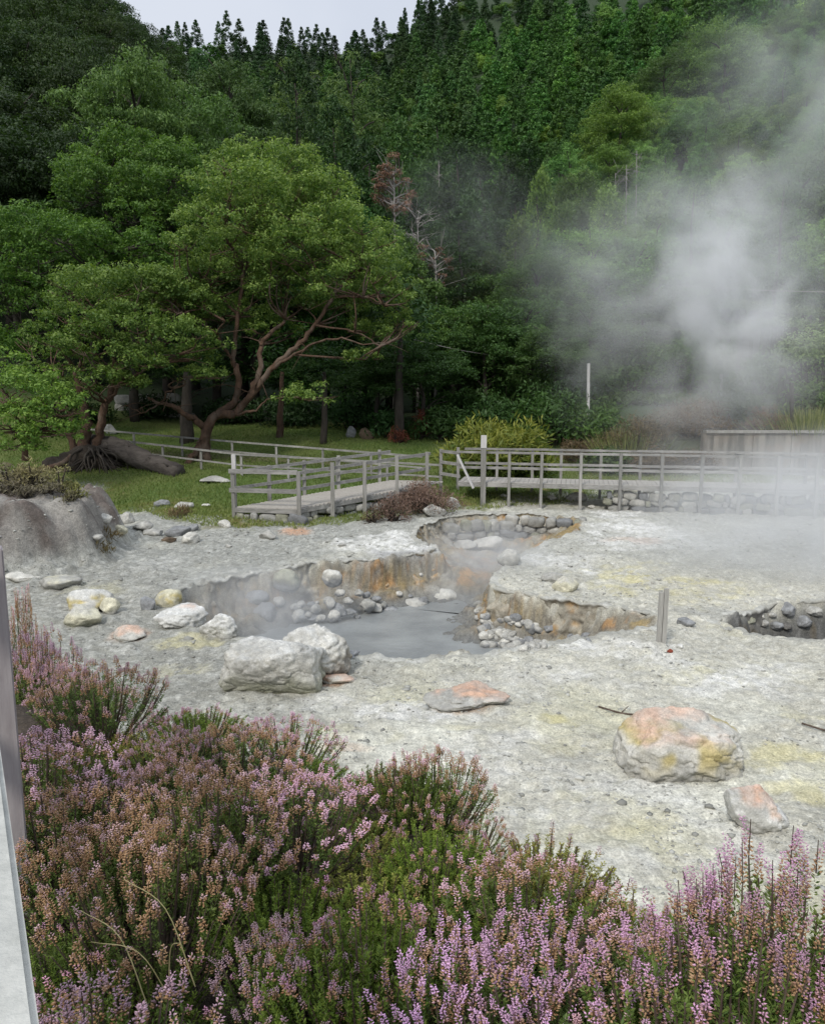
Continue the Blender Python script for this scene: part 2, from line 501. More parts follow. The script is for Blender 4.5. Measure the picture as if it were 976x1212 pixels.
# ------------------------------------------------------------------ ground sheet
def axis_x():
    c = np.arange(-8.6, 9.6, 0.042)
    l = -8.6 - np.cumsum(0.05 * 1.045 ** np.arange(150)); l = l[l > -420]
    r = c[-1] + np.cumsum(0.05 * 1.045 ** np.arange(150)); r = r[r < 420]
    return np.concatenate([l[::-1], c, r])
def axis_y():
    a = [-60, -30, -12, -6, -3, -1.5, -0.5, 0, 0.3]
    y = 0.5
    while y < 4.2: a.append(y); y += 0.07
    while y < 30: a.append(y); y += max(0.028, 0.0042 * y)
    st = 0.14
    while y < 470: a.append(y); y += st; st *= 1.03
    return np.array(a)

def stain(x, y, px, py, rx, ry, seed, rough=0.6, sc=1.2):
    c = pz(px, py); rxm = abs(pz(px + rx, py)[0] - c[0]); rym = abs(pz(px, py - ry)[1] - c[1])
    q = np.hypot((x - c[0]) / rxm, (y - c[1]) / rym)
    q = q + rough * fbm2(x, y, sc, 4, seed)
    return sstep(1.15, 0.45, q)

def build_ground():
    ax, ay = axis_x(), axis_y()
    X, Y = np.meshgrid(ax, ay)
    x, y = X.ravel(), Y.ravel()
    z = Hgt(x, y)
    nx, ny = len(ax), len(ay)
    idx = np.arange(nx * ny).reshape(ny, nx)
    Fc = np.stack([idx[:-1, :-1], idx[:-1, 1:], idx[1:, 1:], idx[1:, :-1]], -1).reshape(-1, 4)
    # --- base colours
    n1, n2, n3 = fbm2(x, y, 0.45, 4, 61), fbm2(x, y, 1.7, 4, 62), fbm2(x, y, 6.5, 3, 63)
    def C(*c): return np.array(c)
    col = np.zeros((len(x), 3))
    def lay(mask, c):
        m = np.clip(mask, 0, 1)[:, None]
        col[:] = col * (1 - m) + np.asarray(c) * m
    lay(np.ones_like(x), C(0.43, 0.415, 0.345))
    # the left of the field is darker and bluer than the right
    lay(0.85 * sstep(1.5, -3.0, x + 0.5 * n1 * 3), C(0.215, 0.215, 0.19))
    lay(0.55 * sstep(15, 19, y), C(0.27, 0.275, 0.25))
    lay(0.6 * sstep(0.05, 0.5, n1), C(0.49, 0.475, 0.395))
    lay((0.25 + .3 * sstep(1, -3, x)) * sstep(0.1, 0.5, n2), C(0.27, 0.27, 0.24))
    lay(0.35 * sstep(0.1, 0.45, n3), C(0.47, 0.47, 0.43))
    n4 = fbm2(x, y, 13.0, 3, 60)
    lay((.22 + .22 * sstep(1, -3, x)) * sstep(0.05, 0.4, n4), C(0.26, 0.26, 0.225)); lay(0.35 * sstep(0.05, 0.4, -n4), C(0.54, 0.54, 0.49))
    cr = np.abs(fbm2(x + .3 * n2, y + .3 * n1, 1.5, 4, 92)); lay(.5 * sstep(.045, .0, cr) * sstep(-.3, .2, n1), C(0.20, 0.195, 0.165))  # dark crack lines put crevice shade into the ground colour
    front = sstep(12, 9, y) * sstep(-3, 0, x)
    lay(0.45 * front * sstep(-0.1, 0.4, fbm2(x, y, 0.9, 4, 64)), C(0.52, 0.50, 0.33))
    lay(0.75 * front * sstep(-0.15, 0.3, fbm2(x, y, 0.7, 4, 65)), C(0.62, 0.615, 0.53))
    W = C(0.61, 0.605, 0.57); Yl = C(0.50, 0.45, 0.20); Or = C(0.50, 0.27, 0.15)
    for i, (a, b, rx, ry, s) in enumerate([(470,641,62,11,.95),(420,648,60,9,.7),(505,650,24,6,.9),(745,618,40,16,.9),(720,640,40,9,.7),(760,628,60,8,.8),(709,674,18,5,.95),
            (680,660,50,10,.5),(640,658,40,8,.6),(800,640,60,10,.5),(700,800,150,14,.5),(850,795,110,20,.65),(460,845,90,12,.75),(400,830,60,10,.5),(620,768,80,6,.6),(740,768,70,8,.5),
            (700,940,130,40,.5),(880,815,60,14,.6),(820,1020,120,40,.6),(60,665,40,8,.4),(180,670,40,8,.3),(560,800,90,10,.3),(930,700,70,10,.35),(600,900,80,30,.45)]):
        lay(.9 * s * stain(x, y, a, b, rx, ry, 100 + i, 1.2, 1.6) * sstep(-.6, .2, n3 + n4), W)
    for i, (a, b, rx, ry, s) in enumerate([(775,690,75,17,.6),(755,678,45,10,.45),(662,852,30,11,.8),(905,890,55,13,.7),(958,935,40,18,.65),(800,800,50,8,.4),(660,880,60,12,.3),(225,757,35,8,.55),
            (318,693,40,8,.4),(700,965,90,25,.35),(545,862,60,8,.3),(860,700,70,14,.3),(205,790,40,8,.35),(120,700,40,10,.3),(960,850,40,12,.35),(880,745,40,8,.2),(420,870,60,10,.3)]):
        lay(.72 * s * stain(x, y, a, b, rx, ry, 140 + i, 1.3, 1.9) * sstep(-.5, .3, n3 + n2), Yl)
    for i, (a, b, rx, ry, s) in enumerate([(352,629,22,5,.75),(150,750,28,8,.5),(548,834,40,10,.3),(755,640,40,5,.25),(395,806,30,6,.5),(410,890,40,8,.25)]):
        lay(s * stain(x, y, a, b, rx, ry, 170 + i, 0.6, 1.5), Or)
    lay(0.6 * stain(x, y, 500, 657, 60, 9, 181, 0.5), C(0.19, 0.19, 0.20))
    lay(0.45 * stain(x, y, 830, 725, 60, 10, 182, 0.6), C(0.23, 0.235, 0.225))
    lay(0.4 * stain(x, y, 500, 800, 120, 10, 183, 0.8), C(0.30, 0.29, 0.23))
    # pit walls and floor: ochre earth, grey toward the water
    d = poly_sdf(x, y, POOL); v = poly_sdf(x, y, VENT)
    zz = Hgt(x, y, False)
    inp = sstep(0.04, 0.22, d + 0.08 * n2)
    lay(inp, C(0.22, 0.20, 0.155))
    p3 = np.stack([x, y, z * 1.6], 1)
    lay(inp * sstep(-0.15, 0.35, fbm3(p3, 1.5, 4, 66)) * sstep(-0.95, -0.6, z) * 0.8, C(0.27, 0.20, 0.085))
    lay(inp * sstep(0.12, 0.4, fbm3(p3, 2.3, 4, 67)) * sstep(-0.95, -0.6, z) * 0.75, C(0.36, 0.20, 0.075))
    lay(inp * sstep(0.0, 0.35, fbm3(p3, 3.2, 4, 68)) * 0.6, C(0.34, 0.335, 0.30)); lay(inp * sstep(0.1, 0.35, fbm3(p3, 5.0, 3, 69)) * 0.55, C(0.10, 0.09, 0.075))
    lay(0.85 * inp * sstep(-0.72, -0.98, z), C(0.155, 0.16, 0.155))
    inv = sstep(0.04, 0.25, v)
    lay(inv, C(0.10, 0.10, 0.095)); lay(inv * sstep(0, 0.4, n3), C(0.17, 0.17, 0.16))
    lay(inv * 0.6 * sstep(-0.1, -0.4, zz) * sstep(0.1, 0.4, n2), C(0.17, 0.13, 0.07))
    # mound
    mound = sstep(0.25, 0.8, z) * sstep(-6.4, -7.6, x) * sstep(13, 15.5, y) * sstep(23, 21, y)
    lay(mound * 0.9, C(0.20, 0.185, 0.165)); lay(mound * sstep(0.0, 0.35, n2) * 0.75, C(0.105, 0.08, 0.066)); lay(mound * 0.6 * sstep(0.05, 0.5, -n2), C(0.30, 0.285, 0.25))
    # lawn
    gy = grass_y(x)
    lawn = sstep(gy - 0.5, gy + 1.4, y + 1.2 * n2 + 0.6 * n3)
    lawn *= 1 - 0.6 * mound
    lay(lawn, C(0.11, 0.135, 0.038))
    lay(lawn * sstep(-0.1, 0.35, n1), C(0.085, 0.13, 0.03))
    lay(lawn * 0.7 * sstep(0.05, 0.45, n2) * sstep(gy + 5, gy, y), C(0.17, 0.125, 0.05))
    # path across the lawn, forest floor, embankment, bank
    lay(0.8 * np.exp(-((y - (36.2 - 0.29 * (x + 13))) / 0.5) ** 2) * sstep(-16, -14, x) * sstep(-1, -2, x), C(0.17, 0.14, 0.09))
    lay(sstep(43, 47, y), C(0.026, 0.042, 0.018))
    lay(sstep(31.5, 31.7, y) * sstep(WX0 - 3.5, WX0 - 2, x) * sstep(47, 44, y), C(0.055, 0.065, 0.030)); lay(sstep(33, 36, y) * sstep(2, 6, x) * sstep(47, 44, y), C(0.040, 0.065, 0.026))
    e = y - np.interp(x, EDGE[:, 0], EDGE[:, 1])
    lay(sstep(2.0, 1.2, e + 0.4 * n2), C(0.065, 0.052, 0.040))
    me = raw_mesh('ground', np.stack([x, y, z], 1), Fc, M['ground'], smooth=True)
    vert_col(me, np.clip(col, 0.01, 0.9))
    return tag(link('ground', me), kind='structure')
build_ground()

# ------------------------------------------------------------------ water of the two pools
def water_mat():
    t = NT('muddy_water')
    tc = t.n('ShaderNodeTexCoord'); v = (tc, 'Object')
    c = t.mix(t.ramp(t.noise(v, 1.2, 4), (0.35, 0.65, 0, 1)), (0.18, 0.19, 0.188), (0.25, 0.262, 0.255))
    b = t.n('ShaderNodeBsdfPrincipled'); b.inputs['Roughness'].default_value = 0.34
    b.inputs['Specular IOR Level'].default_value = 0.4
    t.plug(c, b, 'Base Color')
    bp = t.n('ShaderNodeBump'); bp.inputs['Strength'].default_value = 0.55; bp.inputs['Distance'].default_value = 0.03
    t.plug(t.noise(v, 7, 4), bp, 'Height'); t.l(bp, 0, b, 'Normal'); t.l(b, 0, t.out, 'Surface')
    return t.m
M['water'] = water_mat()
def water(name, poly, z, grow=0.15):
    P = np.array(poly); c = P.mean(0)
    V = [(c[0], c[1], z)] + [(*(c + (p - c) * (1 + grow * 0.3)), z) for p in P]
    n = len(P)
    me = bpy.data.meshes.new(name); me.from_pydata([tuple(map(float, q)) for q in V], [], [(0, 1 + i, 1 + (i + 1) % n) for i in range(n)])
    me.materials.append(M['water'])
    return tag(link(name, me), kind='structure')
PW = [pz(*p, WATER_Z)[:2] for p in [(190,735),(240,780),(400,800),(560,800),(700,770),(690,740),(610,735),(585,715),(600,690),(600,668),(540,660),(520,690),(440,700),(330,712),(240,712)]]
water('hot_pool_water', PW, WATER_Z)
water('vent_pool_water', VENT, -1.25, 0.0)

# ------------------------------------------------------------------ broken banks of the two pits
def bank(name, poly, seed, dark=False):
    P = np.array(poly); n = len(P)
    if np.sum(P[:, 0] * np.roll(P[:, 1], -1) - np.roll(P[:, 0], -1) * P[:, 1]) < 0: P = P[::-1]
    Q = np.concatenate([P, P[:1]]); sl = np.concatenate([[0], np.cumsum(np.linalg.norm(np.diff(Q, axis=0), axis=1))])
    m = int(sl[-1] / 0.032); t = np.arange(m) / m * sl[-1]
    X = np.stack([np.interp(t, sl, Q[:, 0]), np.interp(t, sl, Q[:, 1])], 1)
    k = np.hanning(23); k /= k.sum()
    X = np.stack([np.convolve(np.concatenate([X[-30:, i], X[:, i], X[:30, i]]), k, 'same')[30:-30] for i in (0, 1)], 1)
    T = np.roll(X, -4, 0) - np.roll(X, 4, 0)
    for i in (0, 1): T[:, i] = np.convolve(np.concatenate([T[-30:, i], T[:, i], T[:30, i]]), k, 'same')[30:-30]
    T = unit(T); N = np.stack([-T[:, 1], T[:, 0]], 1)          # inward
    wav = 0.12 * fbm2(X[:, 0], X[:, 1], 1.9, 4, seed) + .025 * fbm2(X[:, 0], X[:, 1], 7.5, 3, seed + 2)
    prof = [(-.16, 0, -.01), (-.05, 0, .006), (.07, 0, .008), (.10, 0, -.02), (.07, .06, 0), (.045, .12, 0)] + [(.045 + .40 * f ** 1.8, .12 + .88 * f, 0) for f in np.linspace(.05, 1, 22)]
    zt = Hgt(*(X - N * .14 + N * wav[:, None] * .5).T); zb = np.minimum(Hgt(*(X + N * .62).T) - .08, zt)
    rows = []
    for d, f, dz in prof:
        p = X + N * (d + wav)[:, None]
        z = zt + (zb - zt) * f + dz
        if d < .03 and f == 0: z = np.maximum(Hgt(p[:, 0], p[:, 1]) + dz, zt + dz - .05) if d > -.1 else Hgt(p[:, 0], p[:, 1]) - .02
        v3 = np.stack([p[:, 0], p[:, 1], z], 1)
        a = .13 * min(1, f * 3) * fbm3(v3, 2.6, 4, seed + 3) + .10 * min(1, f * 4 + .1) * fbm3(v3, 7.0, 4, seed + 5) + .05 * min(1, f * 4) * fbm3(v3 * np.array([.6, .6, 5.0]), 2.0, 2, seed + 9) + .11 * min(1, f * 3) * np.abs(fbm3(v3 * np.array([1, 1, .6]), 4.2, 3, seed + 8))
        v3[:, :2] += N * a[:, None]; v3[:, 2] += .03 * f * fbm3(v3, 6, 2, seed + 6)
        rows.append(v3)
    V = np.stack(rows, 0); r = len(prof); idx = np.arange(r * m).reshape(r, m); nx = np.roll(idx, -1, 1)
    Fc = np.stack([idx[:-1], idx[1:], nx[1:], nx[:-1]], -1).reshape(-1, 4)
    V = V.reshape(-1, 3); f = np.repeat([q[1] for q in prof], m); zdep = np.tile(zt - zb, r)
    c = np.tile(np.array([.27, .25, .20]), (len(V), 1))
    def lay(mk, cc): c[:] = c * (1 - np.clip(mk, 0, 1)[:, None]) + np.array(cc) * np.clip(mk, 0, 1)[:, None]
    if dark:
        lay(np.ones(len(V)), (.15, .145, .13)); lay(sstep(0, .35, fbm3(V, 2, 4, 5)), (.22, .21, .19)); lay(.5 * sstep(.1, .4, fbm3(V, 1.6, 3, 6)) * (f < .6), (.24, .18, .09))
    else:
        lay(.9 * sstep(-.05, .3, fbm3(V, 1.0, 4, seed + 11)), (.33, .255, .12)); lay(.85 * sstep(.1, .32, fbm3(V, 1.7, 4, seed + 12)), (.40, .235, .085))
        lay(.8 * sstep(.02, .3, fbm3(V, 2.6, 4, seed + 13)), (.36, .345, .29)); lay(.75 * sstep(.12, .35, fbm3(V, 5.5, 3, seed + 14)), (.13, .115, .09)); lay(.5 * sstep(.1, .3, -fbm3(V, 7.5, 3, seed + 16)), (.42, .40, .34))
        lay(.6 * sstep(.05, .3, fbm3(V * np.array([.7, .7, 6.0]), 1.3, 3, seed + 21)), (.17, .145, .105)); lay(.5 * sstep(.05, .3, fbm3(V * np.array([.8, .8, 5.0]) + 3, 1.8, 3, seed + 22)), (.40, .37, .30))
        lay(.85 * sstep(-.55, -.95, V[:, 2]), (.17, .172, .165))
        lay(.5 * sstep(-2.0, -3.6, V[:, 0]), (.20, .195, .175))
    lay(sstep(.05, .0, f), (.32, .315, .275)); lay(.6 * sstep(.05, 0, f) * sstep(0, .3, fbm3(V, 3, 3, seed)), (.46, .46, .42))
    me = raw_mesh(name, V, Fc, M['rock'], smooth=True); vert_col(me, np.clip(c, .01, .9))
    return tag(link(name, me), kind='structure')
bank('terrain_bank', POOL, 71)
bank('terrain_bank', VENT, 83, True)

# ------------------------------------------------------------------ rocks
def ico(sub):
    bm = bmesh.new(); bmesh.ops.create_icosphere(bm, subdivisions=sub, radius=1)
    V = np.array([v.co[:] for v in bm.verts]); Fc = np.array([[v.index for v in f.verts] for f in bm.faces]); bm.free()
    return V, Fc
_ICO = {k: ico(k) for k in (1, 2, 3, 4, 5, 6)}

def rock_shape(sub, size, seed, planes=9, rough=0.16, fine=0.04, blocky=0.0, cut=0.62):
    V, Fc = _ICO[sub]; V = V.copy()
    g = np.random.default_rng(seed)
    n = V.copy()
    r = np.ones(len(V))
    if planes:
        if isinstance(planes, list): U = unit(np.array([p[0] for p in planes], float)); K = np.array([p[1] for p in planes])
        else: U = unit(g.normal(size=(planes, 3))); K = g.uniform(cut, 0.9, planes)
        for u, k in zip(U, K):
            dt = n @ u
            lim = np.where(dt > 0.05, k / np.maximum(dt, 0.05), 9)
            r = np.where(lim < r, lim * 0.93 + r * 0.07, r)
    if blocky:
        q = 1 / (np.sum(np.abs(n) ** 5, 1) ** 0.2); r = r * (1 - blocky) + q * blocky * 0.85
    r = r * (1 + rough * fbm3(n + seed * 1.7, 1.3, 4, seed % 97) * 1.3 + fine * fbm3(n + seed, 6, 3, seed % 89 + 3) + (0.5 * fine * fbm3(n + seed, 16, 3, 7) if sub >= 5 else 0) - 1.1 * fine * np.exp(-(fbm3(n + seed * .3, 2.2, 3, seed % 41) / .06) ** 2))
    V = n * r[:, None] * np.asarray(size)
    return V, Fc, n

PAL = dict(grey=(0.34, 0.335, 0.305), pale=(0.45, 0.44, 0.395), white=(0.53, 0.53, 0.50), orange=(0.52, 0.33, 0.23), peach=(0.54, 0.38, 0.29), rust=(0.36, 0.15, 0.07), yellow=(0.40, 0.33, 0.13),
           cream=(0.47, 0.45, 0.34), dark=(0.13, 0.125, 0.115), slate=(0.22, 0.225, 0.225), brown=(0.12, 0.09, 0.062), earth=(0.045, 0.036, 0.028), sage=(0.30, 0.30, 0.23), red=(0.20, 0.05, 0.03))
def rock_cols(V, n, size, seed, base, top=None, patch=None, low=None, tops=0.3, topcov=0.6):
    b = np.array(PAL[base]) ; c = np.tile(b, (len(V), 1))
    s = 1.3 / max(size)
    nn = fbm3(V + seed, s * 1.4, 4, seed % 71)
    c *= (1 + 0.45 * nn)[:, None]
    def lay(m, k): c[:] = c * (1 - m[:, None]) + np.array(PAL[k]) * m[:, None]
    zr = V[:, 2] / size[2]
    if low: lay(sstep(0.15, -0.45, zr + 0.5 * nn), low)
    if patch: lay(0.85 * sstep(-0.12, 0.22, fbm3(V + 9 + seed, s * 1.5, 3, seed % 61)) * sstep(-0.5, 0.1, zr) * sstep(0.85, 0.4, zr), patch)
    if top: lay(0.8 * (0.6 + 0.55 * sstep(-.3, .3, fbm3(V + 7 + seed, s * 4, 4, seed % 43))) * sstep(tops, tops + 0.4, zr + 0.55 * fbm3(V + 4 + seed, s * 1.6, 4, seed % 53)) * sstep(-0.6, -0.1, fbm3(V + 2, s * 0.9, 3, seed % 47) + topcov - 0.5), top)
    return np.clip(c, 0.01, 0.9)

def rock_mesh(name, sub, size, seed, planes, rough, fine, cols, blocky=0.0, rot=0.0, cut=0.62):
    V, Fc, n = rock_shape(sub, size, seed, planes, rough, fine, blocky, cut)
    cc = rock_cols(V, n, size, seed, **cols)
    if rot:
        c_, s_ = math.cos(rot), math.sin(rot); V = V @ np.array([[c_, s_, 0], [-s_, c_, 0], [0, 0, 1]])
    me = raw_mesh(name, V, Fc, M['rock'], smooth=True); vert_col(me, cc)
    return me

def place_rock(name, px, py, w, h, label, cat='boulder', cols=None, sub=4, seed=1, planes=9, rough=0.16, fine=0.04, depth=0.8, group=None, blocky=0.0, sink=0.25, rot=0.0, surf=None, tilt=None, cut=0.52):
    sink = sink + .08
    """px, py: foot of the rock as seen; w, h its seen width and height"""
    g = np.array(gp(px, py)) if surf is None else np.array(pz(px, py, surf))
    D = g[1]; sl = math.hypot(D, CAMZ - g[2])
    wm, hm = w * sl / F, h * sl / F * 0.86
    dm = wm * depth
    sz = (wm / 2, dm / 2, hm / 2 * (1 + sink))
    me = rock_mesh(name, sub, sz, seed, planes, rough, fine, cols or dict(base='grey'), blocky, rot, cut)
    o = link(name, me, loc=(g[0], g[1] + dm * 0.36, g[2] + hm * (1 - sink) * 0.5))
    if tilt: o.rotation_euler = tilt
    return tag(o, label, cat, group)

BIG = [((-.25,-.25,1),.60),((.3,.4,1),.66),((0,-1,-.55),.50),((-.35,-1,.15),.74),((-1,-.1,.2),.86),((.5,-1,.0),.72),((1,-.1,.1),.84),((0,1,.2),.8),((-.6,-.5,.75),.80)]
place_rock('boulder', 316, 828, 128, 86, 'big pale grey boulder with a dark hollow face beside the steaming pool', cols=dict(base='grey', top='white', low='sage', patch='pale', tops=0.2), sub=6, seed=23, planes=BIG, rough=0.16, fine=0.05, depth=0.8)
place_rock('boulder', 368, 806, 90, 76, 'rounded pale lobe of rock leaning on the big grey boulder beside the pool', cols=dict(base='pale', top='white', low='brown', tops=0.2), sub=6, seed=31, planes=9, rough=0.2, fine=0.06, depth=0.9, cut=.6)
ORB = [((.12,-.25,1),.62),((-.75,-.25,.8),.70),((0,-1,.35),.66),((-.5,-1,.2),.78),((1,-.25,.25),.80),((.6,-.9,.1),.76),((0,-1,-.5),.78),((0,1,.3),.8),((-1,0,.1),.88),((.7,0,.8),.80)]
place_rock('boulder', 818, 930, 160, 84, 'large boulder with an orange top and yellow stained side', cols=dict(base='pale', top='peach', patch='yellow', low='grey', tops=0.3, topcov=0.75), sub=6, seed=58, planes=ORB, rough=0.13, fine=0.055, depth=0.75)
place_rock('boulder', 901, 986, 86, 56, 'wedge shaped white edged rock with an orange top below the large orange boulder', cat='rock', cols=dict(base='white', top='orange', tops=0.25, topcov=0.6, low='grey'), sub=5, seed=64, planes=8, rough=0.16, fine=0.06, depth=0.7, tilt=(0, R(16), 0))
place_rock('flat_rock', 556, 842, 92, 24, 'low flat slab stained orange lying alone in front of the pool', cat='rock', cols=dict(base='grey', top='orange', tops=0.1, topcov=0.7), sub=5, seed=70, planes=10, rough=0.34, fine=0.06, depth=0.8)
place_rock('boulder', 260, 756, 46, 38, 'rounded white boulder on the left rim of the pool', cat='rock', cols=dict(base='white', low='grey'), sub=5, seed=74, planes=8, rough=0.2, fine=0.08)
place_rock('boulder', 208, 744, 66, 32, 'white rock with a rusty top on the left rim of the pool', cat='rock', cols=dict(base='white', top='orange', tops=0.65, topcov=.4), sub=5, seed=77, planes=9, rough=0.2, fine=0.06)
place_rock('boulder', 197, 719, 34, 24, 'small yellow block of rock at the left end of the pool', cat='rock', cols=dict(base='cream', patch='yellow'), sub=4, seed=80, planes=9, rough=0.1, blocky=0.5)
place_rock('boulder', 172, 722, 22, 18, 'small dark grey stone left of the yellow block', cat='rock', cols=dict(base='slate'), sub=4, seed=81)
place_rock('boulder', 96, 724, 66, 26, 'white topped flat boulder above the mauve heather', cat='rock', cols=dict(base='pale', top='white', patch='yellow'), sub=5, seed=83, planes=8, rough=0.18)
place_rock('boulder', 128, 726, 24, 20, 'small cream stone at the end of the white topped boulder', cat='rock', cols=dict(base='cream', low='grey'), sub=4, seed=84)
place_rock('boulder', 88, 742, 50, 26, 'pale yellow stained rock in front of the white topped boulder', cat='rock', cols=dict(base='cream', top='pale', low='sage'), sub=5, seed=85)
place_rock('flat_rock', 148, 758, 54, 15, 'low peach coloured slab between heather and pool', cat='rock', cols=dict(base='pale', top='peach', tops=0), sub=4, seed=86)
place_rock('flat_rock', 66, 698, 52, 18, 'low grey yellow rock at the foot of the mud mound', cat='rock', cols=dict(base='grey', top='cream'), sub=4, seed=87)
place_rock('flat_rock', 22, 690, 44, 14, 'pale slab at the foot of the mud mound beside the post', cat='rock', cols=dict(base='pale'), sub=4, seed=88)
place_rock('flat_rock', 396, 812, 46, 12, 'small peach slab at the foot of the pale boulder', cat='rock', cols=dict(base='pale', top='orange', tops=-0.2), sub=4, seed=89)
place_rock('flat_rock', 410, 780, 36, 8, 'thin dark stone slab on the near lip of the pool', cat='rock', cols=dict(base='slate'), sub=4, seed=90)
place_rock('stone', 793, 773, 7, 6, 'tiny dark red stone beside the wooden stake', cat='stone', cols=dict(base='red'), sub=3, seed=91)
place_rock('stone', 805, 768, 9, 6, 'tiny white stone beside the wooden stake', cat='stone', cols=dict(base='white'), sub=3, seed=92)
place_rock('boulder', 672, 700, 34, 18, 'pale rounded rock on the mud right of the pool', cat='rock', cols=dict(base='cream', top='pale'), sub=5, seed=93)
place_rock('boulder', 655, 690, 30, 12, 'flat greyish rock just behind the pale rounded one', cat='rock', cols=dict(base='grey'), sub=4, seed=94)
place_rock('boulder', 813, 741, 26, 10, 'dark grey lump of mud near the steaming vent', cat='rock', cols=dict(base='slate'), sub=4, seed=95)
place_rock('stone', 602, 668, 28, 20, 'smooth bluish grey stone at the foot of the dry stone wall', cat='stone', cols=dict(base='grey', top='pale'), sub=4, seed=96, planes=4, rough=0.1)
place_rock('stone', 575, 651, 42, 14, 'long flat pale stone leaning below the dry stone wall', cat='stone', cols=dict(base='pale'), sub=4, seed=97, planes=5, tilt=(0, R(-14), 0))
place_rock('stone', 552, 650, 30, 14, 'flat pale stone left of the long one below the dry stone wall', cat='stone', cols=dict(base='grey', top='pale'), sub=4, seed=98)
place_rock('boulder', 538, 602, 20, 16, 'grey stone beside the purplish shrub', cat='rock', cols=dict(base='grey'), sub=4, seed=99)
place_rock('boulder', 512, 612, 34, 16, 'grey rock in front of the purplish shrub', cat='rock', cols=dict(base='grey', top='pale'), sub=4, seed=100)
# stones strewn along the foot of the far fence
FAR = [(683,594,25,12,'pale'),(654,592,14,7,'pale'),(747,590,30,18,'cream'),(768,584,15,9,'pale'),(784,594,22,8,'grey'),(810,588,18,9,'grey'),(826,592,30,9,'cream'),(842,584,22,7,'pale'),(885,592,20,13,'slate'),
       (903,598,18,11,'pale'),(915,588,12,10,'grey'),(925,590,14,12,'white'),(940,596,16,10,'pale'),(960,568,12,9,'pale'),(596,588,8,4,'pale'),(862,600,16,7,'cream'),(955,600,18,10,'grey'),(700,602,10,5,'pale')]
FARL = ['white boulder on the grass below the far fence', 'small white stone left of the white boulder by the far fence', 'largest cream boulder at the foot of the far fence', 'small stone touching the largest cream boulder by the fence']
for i, (a, b, w, h, c) in enumerate(FAR):
    place_rock('stone', a, b, w, h, FARL[i] if i < 4 else 'pale stone strewn in the mist along the foot of the far fence', 'stone', dict(base=c), 4, 200 + i, 6, 0.15, 0.05, group='stones along the far fence')
# broken ground left of the boardwalk
LEFT = [(124,618,16,12,'pale'),(150,620,16,16,'grey'),(140,632,26,12,'cream'),(168,628,24,13,'grey'),(180,634,26,10,'grey'),(206,634,34,14,'slate'),(225,644,22,16,'pale'),(228,628,14,9,'slate'),(200,642,20,7,'brown'),
        (216,602,24,9,'grey'),(250,572,44,8,'grey'),(265,625,16,12,'pale'),(190,600,20,10,'slate'),(112,640,18,10,'grey'),(243,600,12,4,'pale'),(316,638,22,12,'grey'),(270,648,10,5,'grey'),(404,648,12,6,'grey')]
LL = {5:'long dark grey rock edging the lawn', 6:'pale blocky stone below the dark grey edging rock', 9:'grey rock lying in the grass below the tree', 10:'flat grey slab in the lawn beside the leaning tree', 11:'small pale rock at the foot of the boardwalk', 15:'twin grey lump on the mud in front of the boardwalk'}
for i, (a, b, w, h, c) in enumerate(LEFT):
    place_rock('stone', a, b, w, h, LL.get(i, 'rough stone in the broken ground between mud and lawn'), 'stone', dict(base=c), 4, 240 + i, 8, 0.2, 0.06, group='stones between mud and lawn')
# rounded stones fallen at the foot of the pit walls
PIT = [(393,694,26,20,'pale'),(374,727,14,12,'grey'),(388,715,14,9,'grey'),(391,722,12,16,'pale'),(402,706,14,10,'pale'),(412,716,14,9,'grey'),(436,724,20,18,'grey'),(415,728,15,8,'slate'),(313,738,34,26,'slate'),(302,716,36,20,'slate'),
       (356,734,18,8,'slate'),(372,736,18,8,'slate'),(340,700,34,26,'sage'),(487,724,40,16,'grey'),(523,722,38,26,'pale'),(547,716,18,14,'grey'),(462,727,22,9,'slate'),(425,706,12,9,'grey'),(445,712,14,7,'slate'),(392,738,12,12,'slate'),(350,722,14,8,'grey'),(498,683,6,5,'pale'),(285,728,26,16,'slate'),(250,728,30,18,'slate')]
PITL = {0:'round pale stone set high in the ochre pit wall', 8:'large dark rock at the water edge under the back wall', 14:'largest rounded rock standing at the back of the pool', 13:'long low rock at the back edge of the pool', 12:'olive grey boulder bulging from the back pit wall'}
for i, (a, b, w, h, c) in enumerate(PIT):
    D = 16.9 + 2.0 * sstep(380, 540, a) - 0.35 * sstep(700, 735, b)
    p = pt(a, b, D)
    me = rock_mesh('stone', 4, np.array([w * 0.5, w * 0.42, h * 0.55]) * D / F, 280 + i, 6, 0.14, 0.05, dict(base=c, low='slate'))
    zg = hz(p[0], p[1])
    o = link('stone', me, loc=(p[0], p[1], max(p[2] + h * 0.5 * D / F, -2)))
    tag(o, PITL.get(i, 'rounded stone fallen at the foot of the back pit wall'), 'stone', 'stones along the back of the pool')
for i in range(34):
    a = random.uniform(318, 500); b = random.uniform(712, 733) - 8 * (a > 430); w_ = random.uniform(7, 18); h_ = w_ * random.uniform(.6, .9)
    D = 16.9 + 1.6 * sstep(380, 520, a) - 0.4 * sstep(705, 735, b); p = pt(a, b, D)
    me = rock_mesh('stone', 3, np.array([w_ * .5, w_ * .45, h_ * .55]) * D / F, 900 + i, 7, .15, .05, dict(base=random.choice(['grey', 'slate', 'slate', 'pale']), low='slate'))
    o = link('stone', me, loc=(p[0], p[1], max(p[2], hz(p[0], p[1]) + .02))); o.rotation_euler = (0, random.uniform(-.4, .4), random.uniform(0, 6))
    tag(o, 'small rounded stone in the scree at the foot of the back pit wall', 'stone', 'scree along the back of the pool')
k = 0
